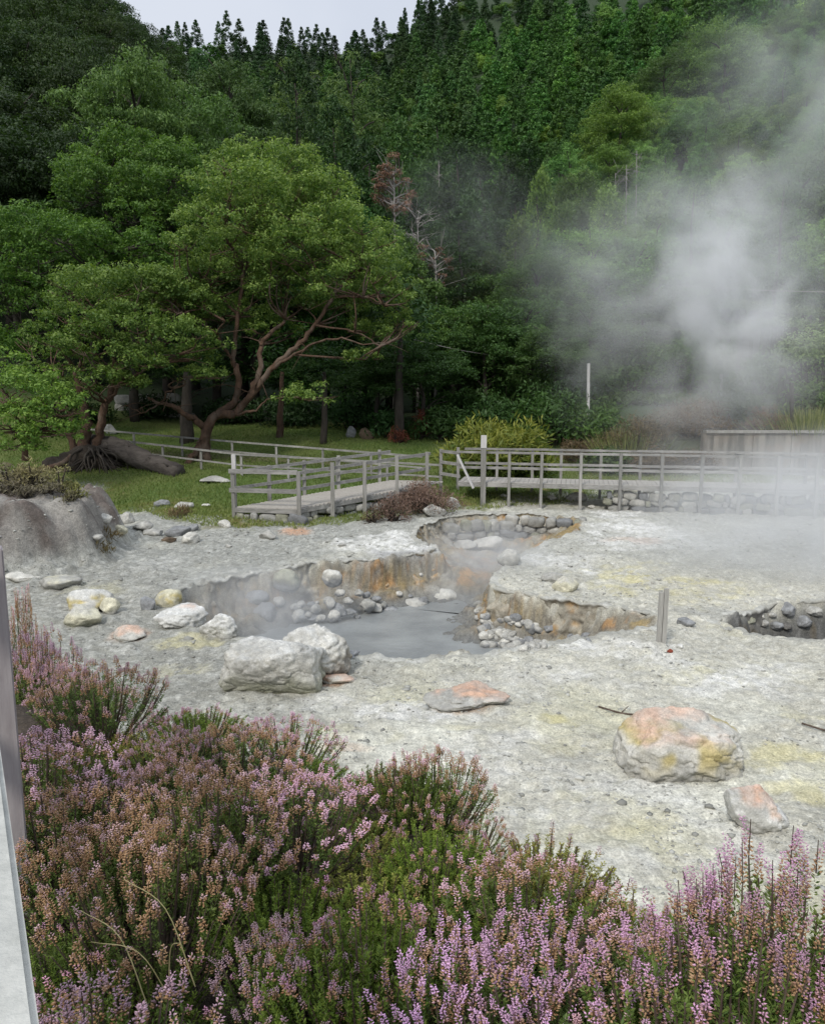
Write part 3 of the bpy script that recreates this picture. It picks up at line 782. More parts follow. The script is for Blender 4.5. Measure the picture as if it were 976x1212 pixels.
for row, (x0, y0, x1, y1, n, s0, s1) in enumerate([(572,762,650,768,20,9,17),(568,748,640,764,20,8,17),(566,734,620,760,14,8,15),(600,736,700,757,16,7,18),(566,715,578,745,9,9,15),(585,728,640,745,8,9,20)]):
    for j in range(n):
        t = (j + random.uniform(0.1, 0.9)) / n
        a, b = x0 + (x1 - x0) * t + random.uniform(-3, 3), y0 + (y1 - y0) * t + random.uniform(-4, 3)
        p = gp(a, b); w = random.uniform(s0, s1); h = w * random.uniform(0.6, 0.85)
        if b > 771 - 0.1 * max(0, a - 600): continue
        me = rock_mesh('stone', 3, np.array([w * 0.5, w * 0.45, h * 0.5]) * p[1] / F, 330 + k, 7, 0.15, 0.05, dict(base=random.choice(['grey', 'pale', 'grey', 'grey', 'slate']), low='slate'))
        o = link('stone', me, loc=(p[0], p[1] + .02, p[2] - 0.01)); o.rotation_euler = (random.uniform(-.3, .3), random.uniform(-.5, .5), random.uniform(0, 6))
        tag(o, 'rounded pale cobble at the foot of the ochre right wall of the pool', 'stone', 'cobbles under the right pit wall'); k += 1
for i, (a, b, w, h, c) in enumerate([(322+560+18,730,10,7,'pale'),(912,728,12,7,'grey'),(903,738,14,10,'grey'),(918,741,18,11,'slate'),(932,722,22,16,'slate'),(950,736,24,13,'slate'),(886,735,18,10,'sage'),(962,724,22,12,'grey'),(930,742,16,9,'dark')]):
    p = gp(a, b)
    me = rock_mesh('stone', 4, np.array([w * 0.5, w * 0.45, h * 0.55]) * p[1] / F, 420 + i, 10, 0.22, 0.08, dict(base=c))
    tag(link('stone', me, loc=(p[0], p[1], p[2] + 0.05 * h * p[1] / F)), 'dark stone inside the right hand steaming vent' if c in ('dark', 'slate', 'sage') else 'paler small stone inside the right hand steaming vent', 'stone', 'stones in the vent')

# ------------------------------------------------------------------ gravel and crust fragments
def build_gravel():
    V0, F0 = _ICO[1]
    n = 24000
    g = np.random.default_rng(5)
    D = np.exp(g.uniform(math.log(5.2), math.log(25), n)); t = g.uniform(-0.58, 0.58, n)
    x, y = t * D, D
    d = poly_sdf(x, y, POOL); v = poly_sdf(x, y, VENT)
    e = y - np.interp(x, EDGE[:, 0], EDGE[:, 1])
    dens = (0.35 + .65 * sstep(2, -2, x)) * 0.2 + 0.8 * sstep(-0.2, 0.3, fbm2(x, y, 0.8, 3, 77))
    ok = (y < grass_y(x) + 0.3) & (e > 1.6) & ((d < -0.05)) & (v < 0) & (g.random(n) < dens)
    x, y = x[ok], y[ok]; z = Hgt(x, y); n = len(x)
    s = np.exp(g.normal(math.log(0.011), 0.5, n)) * (0.7 + y / 22)
    s = np.minimum(s, 0.075)
    sc = np.stack([s * g.uniform(.7, 1.4, n), s * g.uniform(.7, 1.4, n), s * g.uniform(.3, .7, n)], 1)
    jit = 1 + 0.22 * g.normal(size=(n, len(V0), 1))
    P = np.stack([x, y, z], 1)[:, None, :] + V0[None] * jit * sc[:, None, :]
    Fc = (F0[None] + (np.arange(n) * len(V0))[:, None, None]).reshape(-1, 3)
    me = raw_mesh('gravel', P.reshape(-1, 3), Fc, M['gravel'])
    dark = sstep(1.0, -3.5, x) * 0.25 + 0.0
    face_attr(me, 'v', np.repeat(np.clip(g.uniform(0, 1, n) - dark, 0, 1), len(F0)))
    tag(link('gravel', me), 'loose grey gravel and crust fragments scattered over the mud field', 'gravel', kind='stuff')
build_gravel()

# ------------------------------------------------------------------ dry stone wall behind the pool, foundations
def block_wall(a, b, ztop, zbot, h, seed, depth=0.4, jitter=0.12, cap=None):
    """rough courses of stones between a and b (plan points), as one mesh with colours"""
    g = np.random.default_rng(seed)
    a, b = np.asarray(a, float), np.asarray(b, float); L = np.linalg.norm(b - a); d = (b - a) / L
    Vs, Fs, Cs, n = [], [], [], 0
    z = zbot
    while z < ztop(0.5) + 0.3:
        hh = h * g.uniform(0.75, 1.25); x = -g.uniform(0, 0.2)
        while x < L:
            w = h * g.uniform(0.65, 2.4)
            t = min(1, max(0, (x + w / 2) / L))
            if z + hh * 0.5 < ztop(t) + 0.03:
                V, Fc, nn = rock_shape(3, (w * 0.60, depth * 0.5, hh * 0.63), int(g.integers(1, 9999)), 6, 0.14, 0.06, 0.8, .72)
                base = g.choice(['grey', 'slate', 'sage', 'grey', 'pale'])
                cc = rock_cols(V, nn, (w * .5, depth * .5, hh * .5), int(g.integers(1, 999)), base) * 0.72
                ry = g.normal(0, 0.17); c_, s_ = math.cos(ry), math.sin(ry)
                V = V @ np.array([[c_, 0, -s_], [0, 1, 0], [s_, 0, c_]])
                px_ = a + d * (x + w / 2)
                rotm = np.array([[d[0], d[1], 0], [-d[1], d[0], 0], [0, 0, 1]])
                V = V @ rotm + np.array([px_[0] + g.normal(0, 0.04), px_[1] + g.normal(0, 0.05), z + hh / 2 + g.normal(0, 0.03)])
                Vs.append(V); Fs.append(Fc + n); Cs.append(cc); n += len(V)
            x += w * 1.03
        z += hh * 0.98
    return np.concatenate(Vs), np.concatenate(Fs), np.concatenate(Cs)
def wall_obj(name, segs, parent=None):
    Vs, Fs, Cs, n = [], [], [], 0
    for s in segs:
        V, Fc, C_ = block_wall(*s); Vs.append(V); Fs.append(Fc + n); Cs.append(C_); n += len(V)
    me = raw_mesh(name, np.concatenate(Vs), np.concatenate(Fs), M['rock'], smooth=True); vert_col(me, np.concatenate(Cs))
    return link(name, me, parent)
w0, w1, w2 = pz(530, 617)[:2], pz(600, 613)[:2], pz(692, 617)[:2]
tag(wall_obj('dry_stone_wall', [(w0, w1, lambda t: 0.06, -1.05, 0.26, 3, 0.5), (w1, w2, lambda t: 0.06 - 0.1 * t, -0.95, 0.24, 4, 0.5)]),
    'low dry stone wall of grey blocks behind the pool', 'stone wall')

# ------------------------------------------------------------------ boardwalks and fences
def post(parent, x, y, z0, z1, w=0.10, mat='wood', name='post', lean=0.0):
    m = MB(); m.beam((x, y, z0), (x + random.uniform(-.012, .012) + lean, y + random.uniform(-.012, .012), z1), w, w)
    return link(name, m.mesh(name, M[mat]), parent)
def rail(parent, a, b, w=0.045, h=0.11, mat='wood_x', name='rail'):
    m = MB(); m.beam(a, b, w, h); return link(name, m.mesh(name, M[mat]), parent)
def plank_deck(parent, a, b, wid, z0, z1, side):
    """planks laid across from a to b; side = unit vector across"""
    m = MB(); a, b = np.asarray(a, float), np.asarray(b, float); L = np.linalg.norm(b - a); n = int(L / 0.155); s = np.asarray(side)
    d = (b - a) / L
    for i in range(n):
        t = (i + .5) / n; c = a + (b - a) * t; z = z0 + (z1 - z0) * t + random.uniform(-.004, .004)
        p = np.array([c[0], c[1], z - 0.02]); q = p + np.array([s[0], s[1], 0]) * wid
        m.beam(p, q, 0.145, 0.04)
    return link('deck', m.mesh('deck', M['deck']), parent)

def main_walk():
    A, B = np.array([1.55, 26.85]), np.array([16.0, 23.95])
    d = (B - A) / np.linalg.norm(B - A); s = np.array([-d[1], d[0]])
    t = thing('boardwalk', 'grey wooden boardwalk with post and rail sides running across behind the mud field', 'boardwalk')
    ZD, ZM, ZT = 0.84, 1.33, 1.84
    plank_deck(t, A, B, 1.5, ZD, ZD, s)
    for off, nm in ((-0.045, 0), (1.545, 1)):
        a, b = A + s * off, B + s * off
        for z, hgt in ((ZT, 0.075), (ZM, 0.085)):
            L = np.linalg.norm(b - a); n = 5
            for i in range(n):
                p, q = a + (b - a) * i / n, a + (b - a) * (i + 0.998) / n
                rail(t, (*p, z + random.uniform(-.01, .01)), (*q, z + random.uniform(-.01, .01)), h=hgt)
        rail(t, (*a, ZD - 0.075), (*b, ZD - 0.075), h=0.15, name='edge_board')
    xs = [603, 641, 688, 735, 784, 831, 876, 921, 968, 1020]
    for px in xs:
        tt = (px - CX) / F
        k = (tt * A[1] - A[0]) / (d[0] - tt * d[1]); p = A + d * k - s * 0.12
        post(t, p[0], p[1], hz(*p) - 0.1, ZT + 0.05, 0.088)
    for px in (588, 630, 664, 711, 758, 872, 925, 955):
        tt = (px - CX) / F
        k = (tt * (A[1] + 1.6) - A[0] - s[0] * 1.62) / (d[0] - tt * d[1]); p = A + d * k + s * 1.63
        post(t, p[0], p[1], hz(*p) - 0.1, ZT + 0.03, 0.085)
    # stone footing under the deck, seen between posts toward the right
    f = wall_obj('stone_footing', [(A + d * 5 + s * 0.15, A + d * 13.5 + s * 0.15, lambda q: ZD - 0.2, -0.1, 0.22, 9, 0.3)], t)
    # the open end by the shrub
    m = MB(); m.beam((1.62, 26.9, 1.0), (1.62, 28.3, 1.0), .1, .1); 
    for z in (1.02, 1.42, 1.80):
        rail(t, (0.95, 27.6, z + .02), (1.60, 26.83, z), name='rail', h=0.10)
    post(t, 0.98, 27.62, 0.2, 1.88, 0.11); post(t, 1.62, 28.4, 0.2, 1.88, 0.1)
    return t
main_walk()
o = thing('tall_post', 'tall pale wooden post rising above the rails where the two boardwalks meet', 'post', (2.36, 26.52, 0))
m = MB(); m.beam((0, 0, 0.05), (0, 0, 2.0), 0.17, 0.12); link('post', m.mesh('post', M['wood']), o)
m = MB(); m.beam((0, -0.005, 2.003), (0, -0.005, 2.42), 0.185, 0.14); link('cap', m.mesh('cap', M['pale_wood']), o)
m = MB(); a, b = pt(541, 538, 26.15), pt(560, 578, 25.85); m.beam(a, b, 0.075, 0.05)
tag(link('leaning_pole', m.mesh('leaning_pole', M['pale_wood'])), 'pale stake leaning against the boardwalk rail near the purplish shrub', 'stake')

def ramp():
    P0, P1 = np.array([-3.40, 23.0]), np.array([0.42, 26.45])
    d = (P1 - P0) / np.linalg.norm(P1 - P0); s = unit(np.array([-1.81, 0.34])); W = 1.86
    Z0, Z1 = 0.50, 0.78
    zz = lambda k: Z0 + (Z1 - Z0) * k
    t = thing('boardwalk_ramp', 'railed wooden boardwalk ramp on a stone footing beside the lawn', 'boardwalk')
    L = np.linalg.norm(P1 - P0)
    plank_deck(t, P0, P1 + d * 0.9, W, Z0, Z1 + .05, s)
    for off in (-0.02, W + 0.02):
        a, b = P0 + s * off, P1 + s * off + d * (0.9 if off > 0 else 0.2)
        rail(t, (*a, Z0 - .09), (*b, Z1 - .09), h=.13, name='edge_board')
        for hgt in (1.03, 0.55):
            rail(t, (*a, Z0 + hgt), (*b, Z1 + hgt), h=0.095)
    c0, c1 = P0 - d * 0.03, P0 + s * W - d * 0.03
    for z in (1.06, 0.50): rail(t, (*(c0 - s * .1), Z0 + z), (*(c1 + s * .15), Z0 + z), h=0.13, mat='wood_x')
    rail(t, (*(c0 - s * .06), Z0 - .09), (*c1, Z0 - .09), h=.13, name='edge_board')
    for k, top in ((0.0, 1.08), (0.235, 1.20), (0.475, 1.10), (0.735, 1.12), (0.99, 1.10)):
        p = P0 + d * L * k - s * 0.10; post(t, p[0], p[1], hz(*p) - 0.1, zz(k) + top, 0.115)
    for k, top in ((0.01, 1.10), (0.25, 1.08), (0.5, 1.08), (0.76, 1.08), (1.1, 1.08)):
        p = P0 + d * L * k + s * (W + 0.10); post(t, p[0], p[1], hz(*p) - 0.1, zz(k) + top, 0.105)
    e = 0.14
    wall_obj('stone_footing', [(P0 + s * W * 0.98 - d * -0.05, P0 + s * 0.05 + d * .05, lambda q: Z0 - 0.2, -0.25, 0.24, 13, 0.3),
                               (P0 + s * e + d * 0.1, P1 + s * e, lambda q: Z0 - 0.2 + 0.28 * q, -0.25, 0.2, 14, 0.3)], t)
    return t
ramp()
o = thing('tall_post', 'pale whitewashed post at the near corner of the boardwalk ramp', 'post', (*pt(278.5, 600, 23.65)[:2], 0))
m = MB(); m.beam((0, 0, -.1), (0, 0, 1.52), 0.10, 0.10); link('post', m.mesh('post', M['wood']), o)
m = MB(); m.beam((0, 0, 1.523), (0, 0, 2.02), 0.115, 0.115); link('cap', m.mesh('cap', M['pale_wood']), o)

def lawn_fence(label, pts, heights, spacing, h2):
    t = thing('wooden_fence', label, 'fence')
    for (a, b) in zip(pts[:-1], pts[1:]):
        a, b = np.asarray(a, float), np.asarray(b, float)
        L = np.linalg.norm(b - a); n = max(1, int(round(L / spacing)))
        za, zb = hz(*a) + heights, hz(*b) + heights
        for i in range(n):
            p, q = a + (b - a) * i / n, a + (b - a) * (i + 1) / n
            zp, zq = za + (zb - za) * i / n, za + (zb - za) * (i + 1) / n
            rail(t, (*p, zp), (*q, zq), 0.06, 0.07); rail(t, (*p, zp - h2), (*q, zq - h2), 0.05, 0.06)
            post(t, p[0], p[1] + .05, hz(*p) - 0.1, zp + 0.03, 0.085)
    return t
def px_at(px, D): return ((px - CX) / F * D, D)
lawn_fence('weathered rail fence along the far side of the lawn path', [px_at(106, 36.6), px_at(275, 33.6), px_at(500, 30.2)], 0.88, 2.4, 0.42)
lawn_fence('weathered rail fence along the near side of the lawn path', [px_at(150, 33.8), px_at(285, 30.8), px_at(520, 28.6)], 0.84, 2.0, 0.42)

# stake in the field: two slats side by side
g0 = gp(782, 760)
o = thing('wooden_stake', 'grey double slat stake driven into the mud beside the pool', 'stake', g0)
for dx, hgt in ((-0.042, 0.80), (0.036, 0.86)):
    m = MB(); m.beam((dx, 0, -.15), (dx + .008, 0.01 * dx, hgt), 0.068, 0.04); link('slat', m.mesh('slat', M['deck_v']), o)
# tall poles on the embankment
for px, y0, y1, D, w, lab, mt in ((697, 462, 430, 37.5, .12, 'pale bare pole standing among bushes left of the steam', 'pale_wood'), (852, 500, 443, 35.5, .10, 'pale bare pole half veiled by the steam', 'wood'), (937, 506, 453, 32.6, .12, 'dark wooden pole beside the tall grass on the embankment', 'bark')):
    a, b = pt(px, y0, D), pt(px + (1 if px == 852 else -1), y1, D)
    m = MB(); zg = min(hz(a[0], a[1]), a[2]) - .1; m.beam((a[0], a[1], zg), b, w, w)
    if px == 937: m.beam((b[0], b[1], b[2] - .45), (b[0] + .35, b[1] - .02, b[2] - .5), .05, .05)
    tag(link('pole', m.mesh('pole', M[mt])), lab, 'pole')
# concrete retaining wall at the right
def conc():
    t = NT('streaked_concrete'); tc = t.n('ShaderNodeTexCoord'); mp = t.n('ShaderNodeMapping'); mp.inputs['Scale'].default_value = (2.2, 2.2, 0.35); t.l(tc, 'Object', mp, 'Vector')
    c = t.mix(t.ramp(t.noise((mp, 0), 1.6, 5), (.36, .62, 0, 1)), (0.10, 0.095, 0.08), (0.27, 0.25, 0.215))
    c = t.mix(t.ramp(t.noise((tc, 'Object'), 1.1, 4), (.5, .66, 0, .7)), c, (0.20, 0.15, 0.10))
    b = t.n('ShaderNodeBsdfPrincipled'); b.inputs['Roughness'].default_value = .9; t.plug(c, b, 'Base Color')
    bp = t.n('ShaderNodeBump'); bp.inputs['Strength'].default_value = .4; bp.inputs['Distance'].default_value = .03; t.plug(t.noise((tc, 'Object'), 9, 5), bp, 'Height'); t.l(bp, 0, b, 'Normal'); t.l(b, 0, t.out, 'Surface')
    return t.m
M['concrete'] = conc()
o = thing('retaining_wall', 'streaked concrete retaining wall with buttress strips behind the far boardwalk', 'wall', (WX0 - .2, 31.5, 0))
m = MB()
x = 0.0
while x < 16:
    w = random.uniform(2.6, 4.2); m.beam((x, 0, 1.05 + random.uniform(-.04, .04)), (x + w - .02, 0, 1.05), 0.25, 2.3); x += w
link('wall_face', m.mesh('wall_face', M['concrete']), o)
for i in range(9):
    m = MB(); xx = 0.5 + i * 1.55 + random.uniform(-.2, .2); m.beam((xx, -0.17, 0.3), (xx, -0.16, 2.1), 0.2, 0.1); link('buttress', m.mesh('buttress', M['concrete']), o)
m = MB(); m.beam((0.1, -0.03, 2.27), (16, -0.03, 2.27), .38, .1); link('coping', m.mesh('coping', M['wood']), o)

# handrail of the boardwalk the photograph was taken from
def near_rail():
    zt = 3.5
    a, b = pz(47, 1212, zt), pz(0, 880, zt)
    d = unit((b - a)[:2]); nrm = np.array([-d[1], d[0]])           # toward the walker, left
    if nrm[0] > 0: nrm = -nrm
    W = 0.19; o2 = thing('handrail', 'pale grey weathered handrail of the viewing boardwalk', 'handrail', (0, 0, 0))
    p0 = a[:2] - d * 1.2; p1 = a[:2] + d * 3.4
    c0, c1 = p0 + nrm * W / 2, p1 + nrm * W / 2
    bm = bmesh.new()
    mb = MB(); mb.beam((*c0, zt - .0225), (*c1, zt - .0225), W, .045)
    me = mb.mesh('top_rail', M['rail_top'])
    bm.from_mesh(me); bmesh.ops.bevel(bm, geom=bm.edges[:], offset=0.006, segments=2, affect='EDGES'); bm.to_mesh(me); bm.free()
    link('top_rail', me, o2)
    for zr in (2.98,):
        mb = MB(); mb.beam((*(p0 + nrm * .12), zr), (*(p1 + nrm * .12), zr), .04, .12); link('lower_rail', mb.mesh('lower_rail', M['rail_top']), o2)
    # post seen at the left edge of the view
    e = pt(3.5, 648, 2.45); 
    px_, py_ = e[0] - 0.055, e[1]
    for k, (qx, qy, zb) in enumerate(((px_, py_, 3.497),)):
        mb = MB(); top = e[2] if k == 0 else zb; mb.beam((qx + .004, qy, 1.6), (qx, qy, top), .095, .095, up=(d[0], d[1], 0)); me = mb.mesh('post', M['rail_post'])
        bm = bmesh.new(); bm.from_mesh(me); bmesh.ops.bevel(bm, geom=bm.edges[:], offset=0.005, segments=2, affect='EDGES'); bm.to_mesh(me); bm.free()
        link('post', me, o2)
M['rail_top'] = mat_noise('bleached_plank', (0.36, 0.365, 0.335), (0.52, 0.52, 0.48), 7, 0.9, 0.8, 0.004, (3, 3, 3), c3=(0.33, 0.335, 0.31))
M['rail_post'] = mat_noise('weathered_post', (0.28, 0.25, 0.25), (0.40, 0.37, 0.365), 6, 0.85, 0.4, 0.004, (5, 5, 0.6))
near_rail()

# ------------------------------------------------------------------ hero trees
def pads3d(D, pads):
    out = []
    for px, py, rx, ry, dd in pads:
        c = pt(px, py, D + dd); k = (D + dd) / F
        out.append((c, (rx * k, rx * k * 0.95, ry * k)))
        # a little crown built of smaller domes around the pad
        for j in range(5):
            a = random.uniform(0, 6.28); q = random.uniform(.5, .95)
            cc = c + np.array([math.cos(a) * rx * k * q, math.sin(a) * rx * k * q, random.uniform(-.35, .25) * ry * k])
            out.append((cc, (rx * k * .45, rx * k * .45, ry * k * .5)))
    return out

def hero_tree(label, base_px, D, limbs, pads, per_area=150, L=0.13, W=0.06, subn=34, extra=None, twigs=0, bark='bark_red', mat='leaf_hero', color=(1, 1, 1)):
    b = pt(base_px[0], base_px[1], D); b[2] = hz(b[0], b[1])
    t = thing('tree', label, 'tree', b)
    m = MB()
    for path, r0, r1 in limbs:
        P = smooth_path([pt(p[0], p[1], D + (p[2] if len(p) > 2 else 0)) for p in path], 5)
        r0 *= .85; r1 *= .8; n = len(P); rad = [(r0 + (r1 - r0) * (i / (n - 1)) ** 0.8) for i in range(n)]
        P = [p + np.array([random.gauss(0, .03), random.gauss(0, .08), random.gauss(0, .03)]) if 0 < i < n - 1 else p for i, p in enumerate(P)]
        m.tube(P, rad, 9, 0.16)
    cl = pads3d(D, pads)
    # thin branches from the limb ends into the pads
    if limbs:
        ends = [pt(q[0], q[1], D + (q[2] if len(q) > 2 else 0)) for path, _, _ in limbs for q in path[1:]]
        mb = m
        for c, r in cl:
            e = min(ends, key=lambda p: np.linalg.norm(p - c) + 2.0 * max(0, p[2] - c[2] + r[2]))
            mid = (e + c) / 2 + np.array([random.gauss(0, .2), random.gauss(0, .2), -0.15 * abs(c[2] - e[2])])
            P = smooth_path([e, mid, c + np.array([0, 0, -r[2] * .2])], 4); mb.tube(P, list(np.linspace(.05, .015, len(P))), 5)
            for j in range(3):
                a = random.uniform(0, 6.28); q = c + np.array([math.cos(a) * r[0] * .7, math.sin(a) * r[1] * .7, r[2] * .15])
                mb.tube([P[-2], (P[-2] + q) / 2 + np.array([0, 0, -.05]), q], [.02, .014, .006], 4)
        for j in range(twigs):
            e = random.choice(ends[2:]); q = e + np.array([random.gauss(0, 1), random.gauss(0, .8), random.gauss(-.2, .5)])
            mb.tube(smooth_path([e, (e + q) / 2 + np.array([0, 0, random.uniform(.0, .3)]), q], 3), [.025, .022, .018, .014, .01, .008, .005][:7], 4)
    link('trunk', m.mesh('trunk', M[bark], True, b), t)
    main = [q for i, q in enumerate(cl) if i % 3 == 0]
    cl = sub_clumps([(c, (r[0], r[1], r[2] * 1.15)) for c, r in main], subn, .19)
    V, Fc, v = clump_leaves(cl, per_area, L, W, top=0.35, droop=0.1, jit=0.5, shell=0.35)
    me = raw_mesh('crown', V - b, Fc, M[mat]); face_attr(me, 'v', v)
    link('crown', me, t, color=color)
    return t

DA = pt(237, 562, 34.0)[1]
A_limbs = [([(230,566,-.3),(237,544),(244,515),(254,492),(277,490)], .33, .22), ([(206,571,-1.2),(214,560,-.9),(228,542,-.4),(240,520)], .12, .2), ([(262,560,.3),(248,545),(243,520)], .16, .2),
   ([(246,508),(224,494,-.5),(206,482,-.8),(189,477,-1.0),(176,470,-1.2)], .2, .06), ([(277,490),(298,466),(320,438),(350,412),(373,385,.2),(394,350,.3),(412,330,.5),(420,312,.6)], .20, .05),
   ([(256,492),(280,470,.4),(281,440,.5),(276,424,.6),(282,375,.8),(290,318,1),(293,280,1)], .21, .06), ([(296,466),(308,440),(309,408,.3),(330,387,.4),(338,378,.5)], .17, .07),
   ([(320,438),(348,420,-.8),(376,405,-1.4),(405,402,-1.8),(430,408,-2)], .09, .03), ([(282,375,.8),(262,352,.5),(246,342,.2),(232,338,0)], .08, .03), ([(290,318,1),(318,300,1.2),(345,284,1.4)], .09, .03), ([(290,318,1),(272,290,.5),(262,275,.3)], .08, .03),
   ([(281,440,.5),(265,410,-.2),(258,395,-.6),(266,380,-.8)], .06, .03), ([(394,350,.3),(430,352,-.6),(455,362,-1)], .06, .02), ([(373,385,.2),(420,392,-.9),(450,410,-1.2)], .06, .015), ([(189,477,-1),(205,460,-1.3),(225,446,-1.6)], .05, .02), ([(189,477,-1),(170,488,-1.2),(150,480,-1.5)], .05, .015),
   ([(277,490),(300,486,-.8),(318,474,-1.2),(340,470,-1.5)], .08, .025)]
A_pads = [(320,200,62,24,1.2),(285,196,40,20,2.5),(350,222,60,28,2.2),(305,232,72,26,0),(262,258,52,24,.4),(372,250,58,28,.8),(322,272,70,24,-.8),(250,292,50,18,-.6),(405,282,58,28,0),(360,300,58,24,-1.0),(440,310,48,32,-.2),(418,340,46,28,-1.2),
   (466,345,30,34,.3),(470,385,24,26,.4),(300,322,60,20,.8),(345,345,60,26,.4),(388,360,46,20,1),(240,325,34,14,0),(270,372,44,16,1.4),(318,392,44,18,1.8),(440,395,34,16,1.2),(367,472,38,15,-1.8),(237,446,30,12,-1.6),(400,318,50,22,1.8),(330,245,60,24,3.2),(420,300,50,24,3),(270,300,50,24,3),(350,280,60,26,4.2),(430,350,50,24,3.4),(430,425,24,10,.0),(215,350,36,16,-.4)]
hero_tree('tallest spreading tree with layered domed crown and reddish leaning limbs in the lawn', (237, 562), DA, A_limbs, A_pads, twigs=46)
DB = 32.4
B_limbs = [([(96,552,0),(100,520),(102,490),(96,468),(90,440)], .34, .14), ([(112,540,.3),(118,510),(126,478),(140,440),(160,412),(172,395)], .26, .07), ([(90,545,-.3),(84,515),(86,480),(72,450)], .2, .07), ([(126,478),(150,450,-.6),(190,430,-1),(210,420,-1.2)], .08, .03), ([(140,440),(130,405,.3),(128,380,.6)], .08, .03), ([(160,412),(195,385,.5),(215,372,.8)], .07, .03)]
B_pads = [(135,342,62,22,.2),(95,375,44,26,0),(180,350,58,22,.8),(222,368,44,22,1.2),(150,385,58,22,-.8),(205,402,50,20,-.6),(112,412,48,22,-1),(165,428,50,20,-1),(225,425,36,16,.4),(75,432,40,22,-.3),(130,452,44,16,-1.2),(100,345,40,20,2.4),(160,340,50,20,3),(200,360,50,22,3.2),(60,400,36,24,1.8),(88,468,40,18,.4)]
hero_tree('lower tree with rounded crown and twin red trunks above the tangled root mound', (98, 548), DB, B_limbs, B_pads, twigs=14, color=(.92, .95, .9))
L_pads = [(30,470,52,26,0),(70,488,40,22,-.6),(15,505,45,24,-.8),(52,515,40,16,-1),(0,450,40,30,.8),(90,505,22,12,.2),(20,528,32,10,-1)]
hero_tree('low bright green bushy tree at the left edge above the mud mound', (30, 545), 28.5, [([(30,545),(32,510),(36,480)], .14, .05), ([(32,510),(10,480),(0,460)], .07, .03), ([(32,515),(60,495),(70,488)], .07, .03)], L_pads, color=(1.0, 1.1, .9))
# darker layered trees behind them
C_pads = [(160,190,58,26,0),(115,205,44,24,0),(205,205,44,26,0),(135,228,62,28,-1.5),(190,235,58,28,-1.2),(100,240,34,24,-.5),(160,262,70,24,-1.5),(215,255,34,24,0),(165,175,34,14,.5),(120,190,34,16,2),(200,195,44,24,3),(150,220,70,30,4)]
hero_tree('dome headed dark green tree behind and left of the tallest spreading tree', (160, 480), 44, [([(160,500),(160,400),(158,300),(160,250)], .35, .15), ([(158,300),(120,240),(110,215)], .14, .05), ([(159,290),(195,240),(205,215)], .14, .05)], C_pads, per_area=100, L=.17, W=.075, bark='bark', color=(.66, .80, .68))
E_pads = [(40,275,62,22,0),(10,300,50,24,-.8),(90,290,50,22,-.4),(60,320,62,22,-1.2),(120,318,44,18,0),(15,350,52,26,-1.2),(75,355,48,20,-1.5),(170,300,40,18,0),(195,320,36,16,.3),(30,390,50,26,-1.8),(130,290,40,20,1.5),(180,285,34,18,.5),(0,420,44,26,-2),(45,420,34,16,-1.5),(40,300,70,30,3),(120,330,70,30,2.5)]
hero_tree('broad mid green tree filling the left side behind the lower round tree', (60, 490), 39, [([(60,500),(60,420),(62,340),(60,300)], .3, .1), ([(61,380),(20,330),(10,310)], .12, .04), ([(61,370),(110,320),(130,300)], .12, .04)], E_pads, per_area=100, L=.16, W=.07, bark='bark', color=(.60, .76, .60))

# fallen log and tangled root mound
g0, g1 = gp(118, 548), gp(212, 563); g0[2] += .35; g1[2] += .15
o = thing('fallen_log', 'thick dark fallen log lying on the lawn between the two trunks', 'log', ((g0 + g1) / 2))
m = MB(); P = smooth_path([g0 + (-.2, 0, .35), g0 * .7 + g1 * .3 + (0, 0, .38), g0 * .4 + g1 * .6 + (0, 0, .16), g1 + (0, 0, -.02)], 6); m.tube(P, list(np.linspace(.52, .32, len(P))), 16, .15)
link('log', m.mesh('log', M['log'], True, (g0 + g1) / 2), o)
m = MB()
for k in range(5):
    p = P[5 + 3 * k]; a = random.uniform(.3, 2.6); m.tube([p, p + np.array([random.uniform(-.3, .3), -.4 * math.sin(a), .35])], [.07, .03], 6)
link('branch_stub', m.mesh('branch_stub', M['log'], True, (g0 + g1) / 2), o)
rb = gp(95, 560)
o = thing('root_mound', 'dark tangle of hanging roots around the foot of the twin red trunks', 'roots', rb)
m = MB()
for k in range(70):
    a = random.uniform(2.6, 6.8); r0 = random.uniform(.1, .5); r1 = random.uniform(.4, 1.5)
    p = rb + (.25, .9, 0); top = p + np.array([math.cos(a) * r0, math.sin(a) * r0, random.uniform(.35, 1.0)]); end = p + np.array([math.cos(a) * r1, math.sin(a) * r1, random.uniform(-.1, .1)])
    mid = (top + end) / 2 + np.array([random.gauss(0, .15), random.gauss(0, .15), random.uniform(-.1, .3)])
    m.tube(smooth_path([top, mid, end], 4), list(np.linspace(random.uniform(.03, .07), .015, 9)), 5)
link('root', m.mesh('root', M['bark'], True, rb), o)
me = rock_mesh('root_ball', 4, (1.15, .8, .7), 12, 5, .4, .12, dict(base='earth')); mo = link('root_ball', me, o); mo.location = (.1, 1.1, .25)
me = rock_mesh('root_ball', 4, (1.0, .7, .5), 18, 5, .4, .12, dict(base='earth')); mo = link('root_ball', me, o); mo.location = (-1.0, .9, .15)
m = MB(); p = rb
for a_, b_, c_ in (((45,556),(75,548),(92,532)), ((60,563),(82,556),(100,548))):
    m.tube(smooth_path([pt(*a_, 31.2), pt(*b_, 31.5), pt(*c_, 32)], 5), list(np.linspace(.07, .14, 11)), 7, .1)
link('surface_root', m.mesh('surface_root', M['bark_red'], True, rb), o)

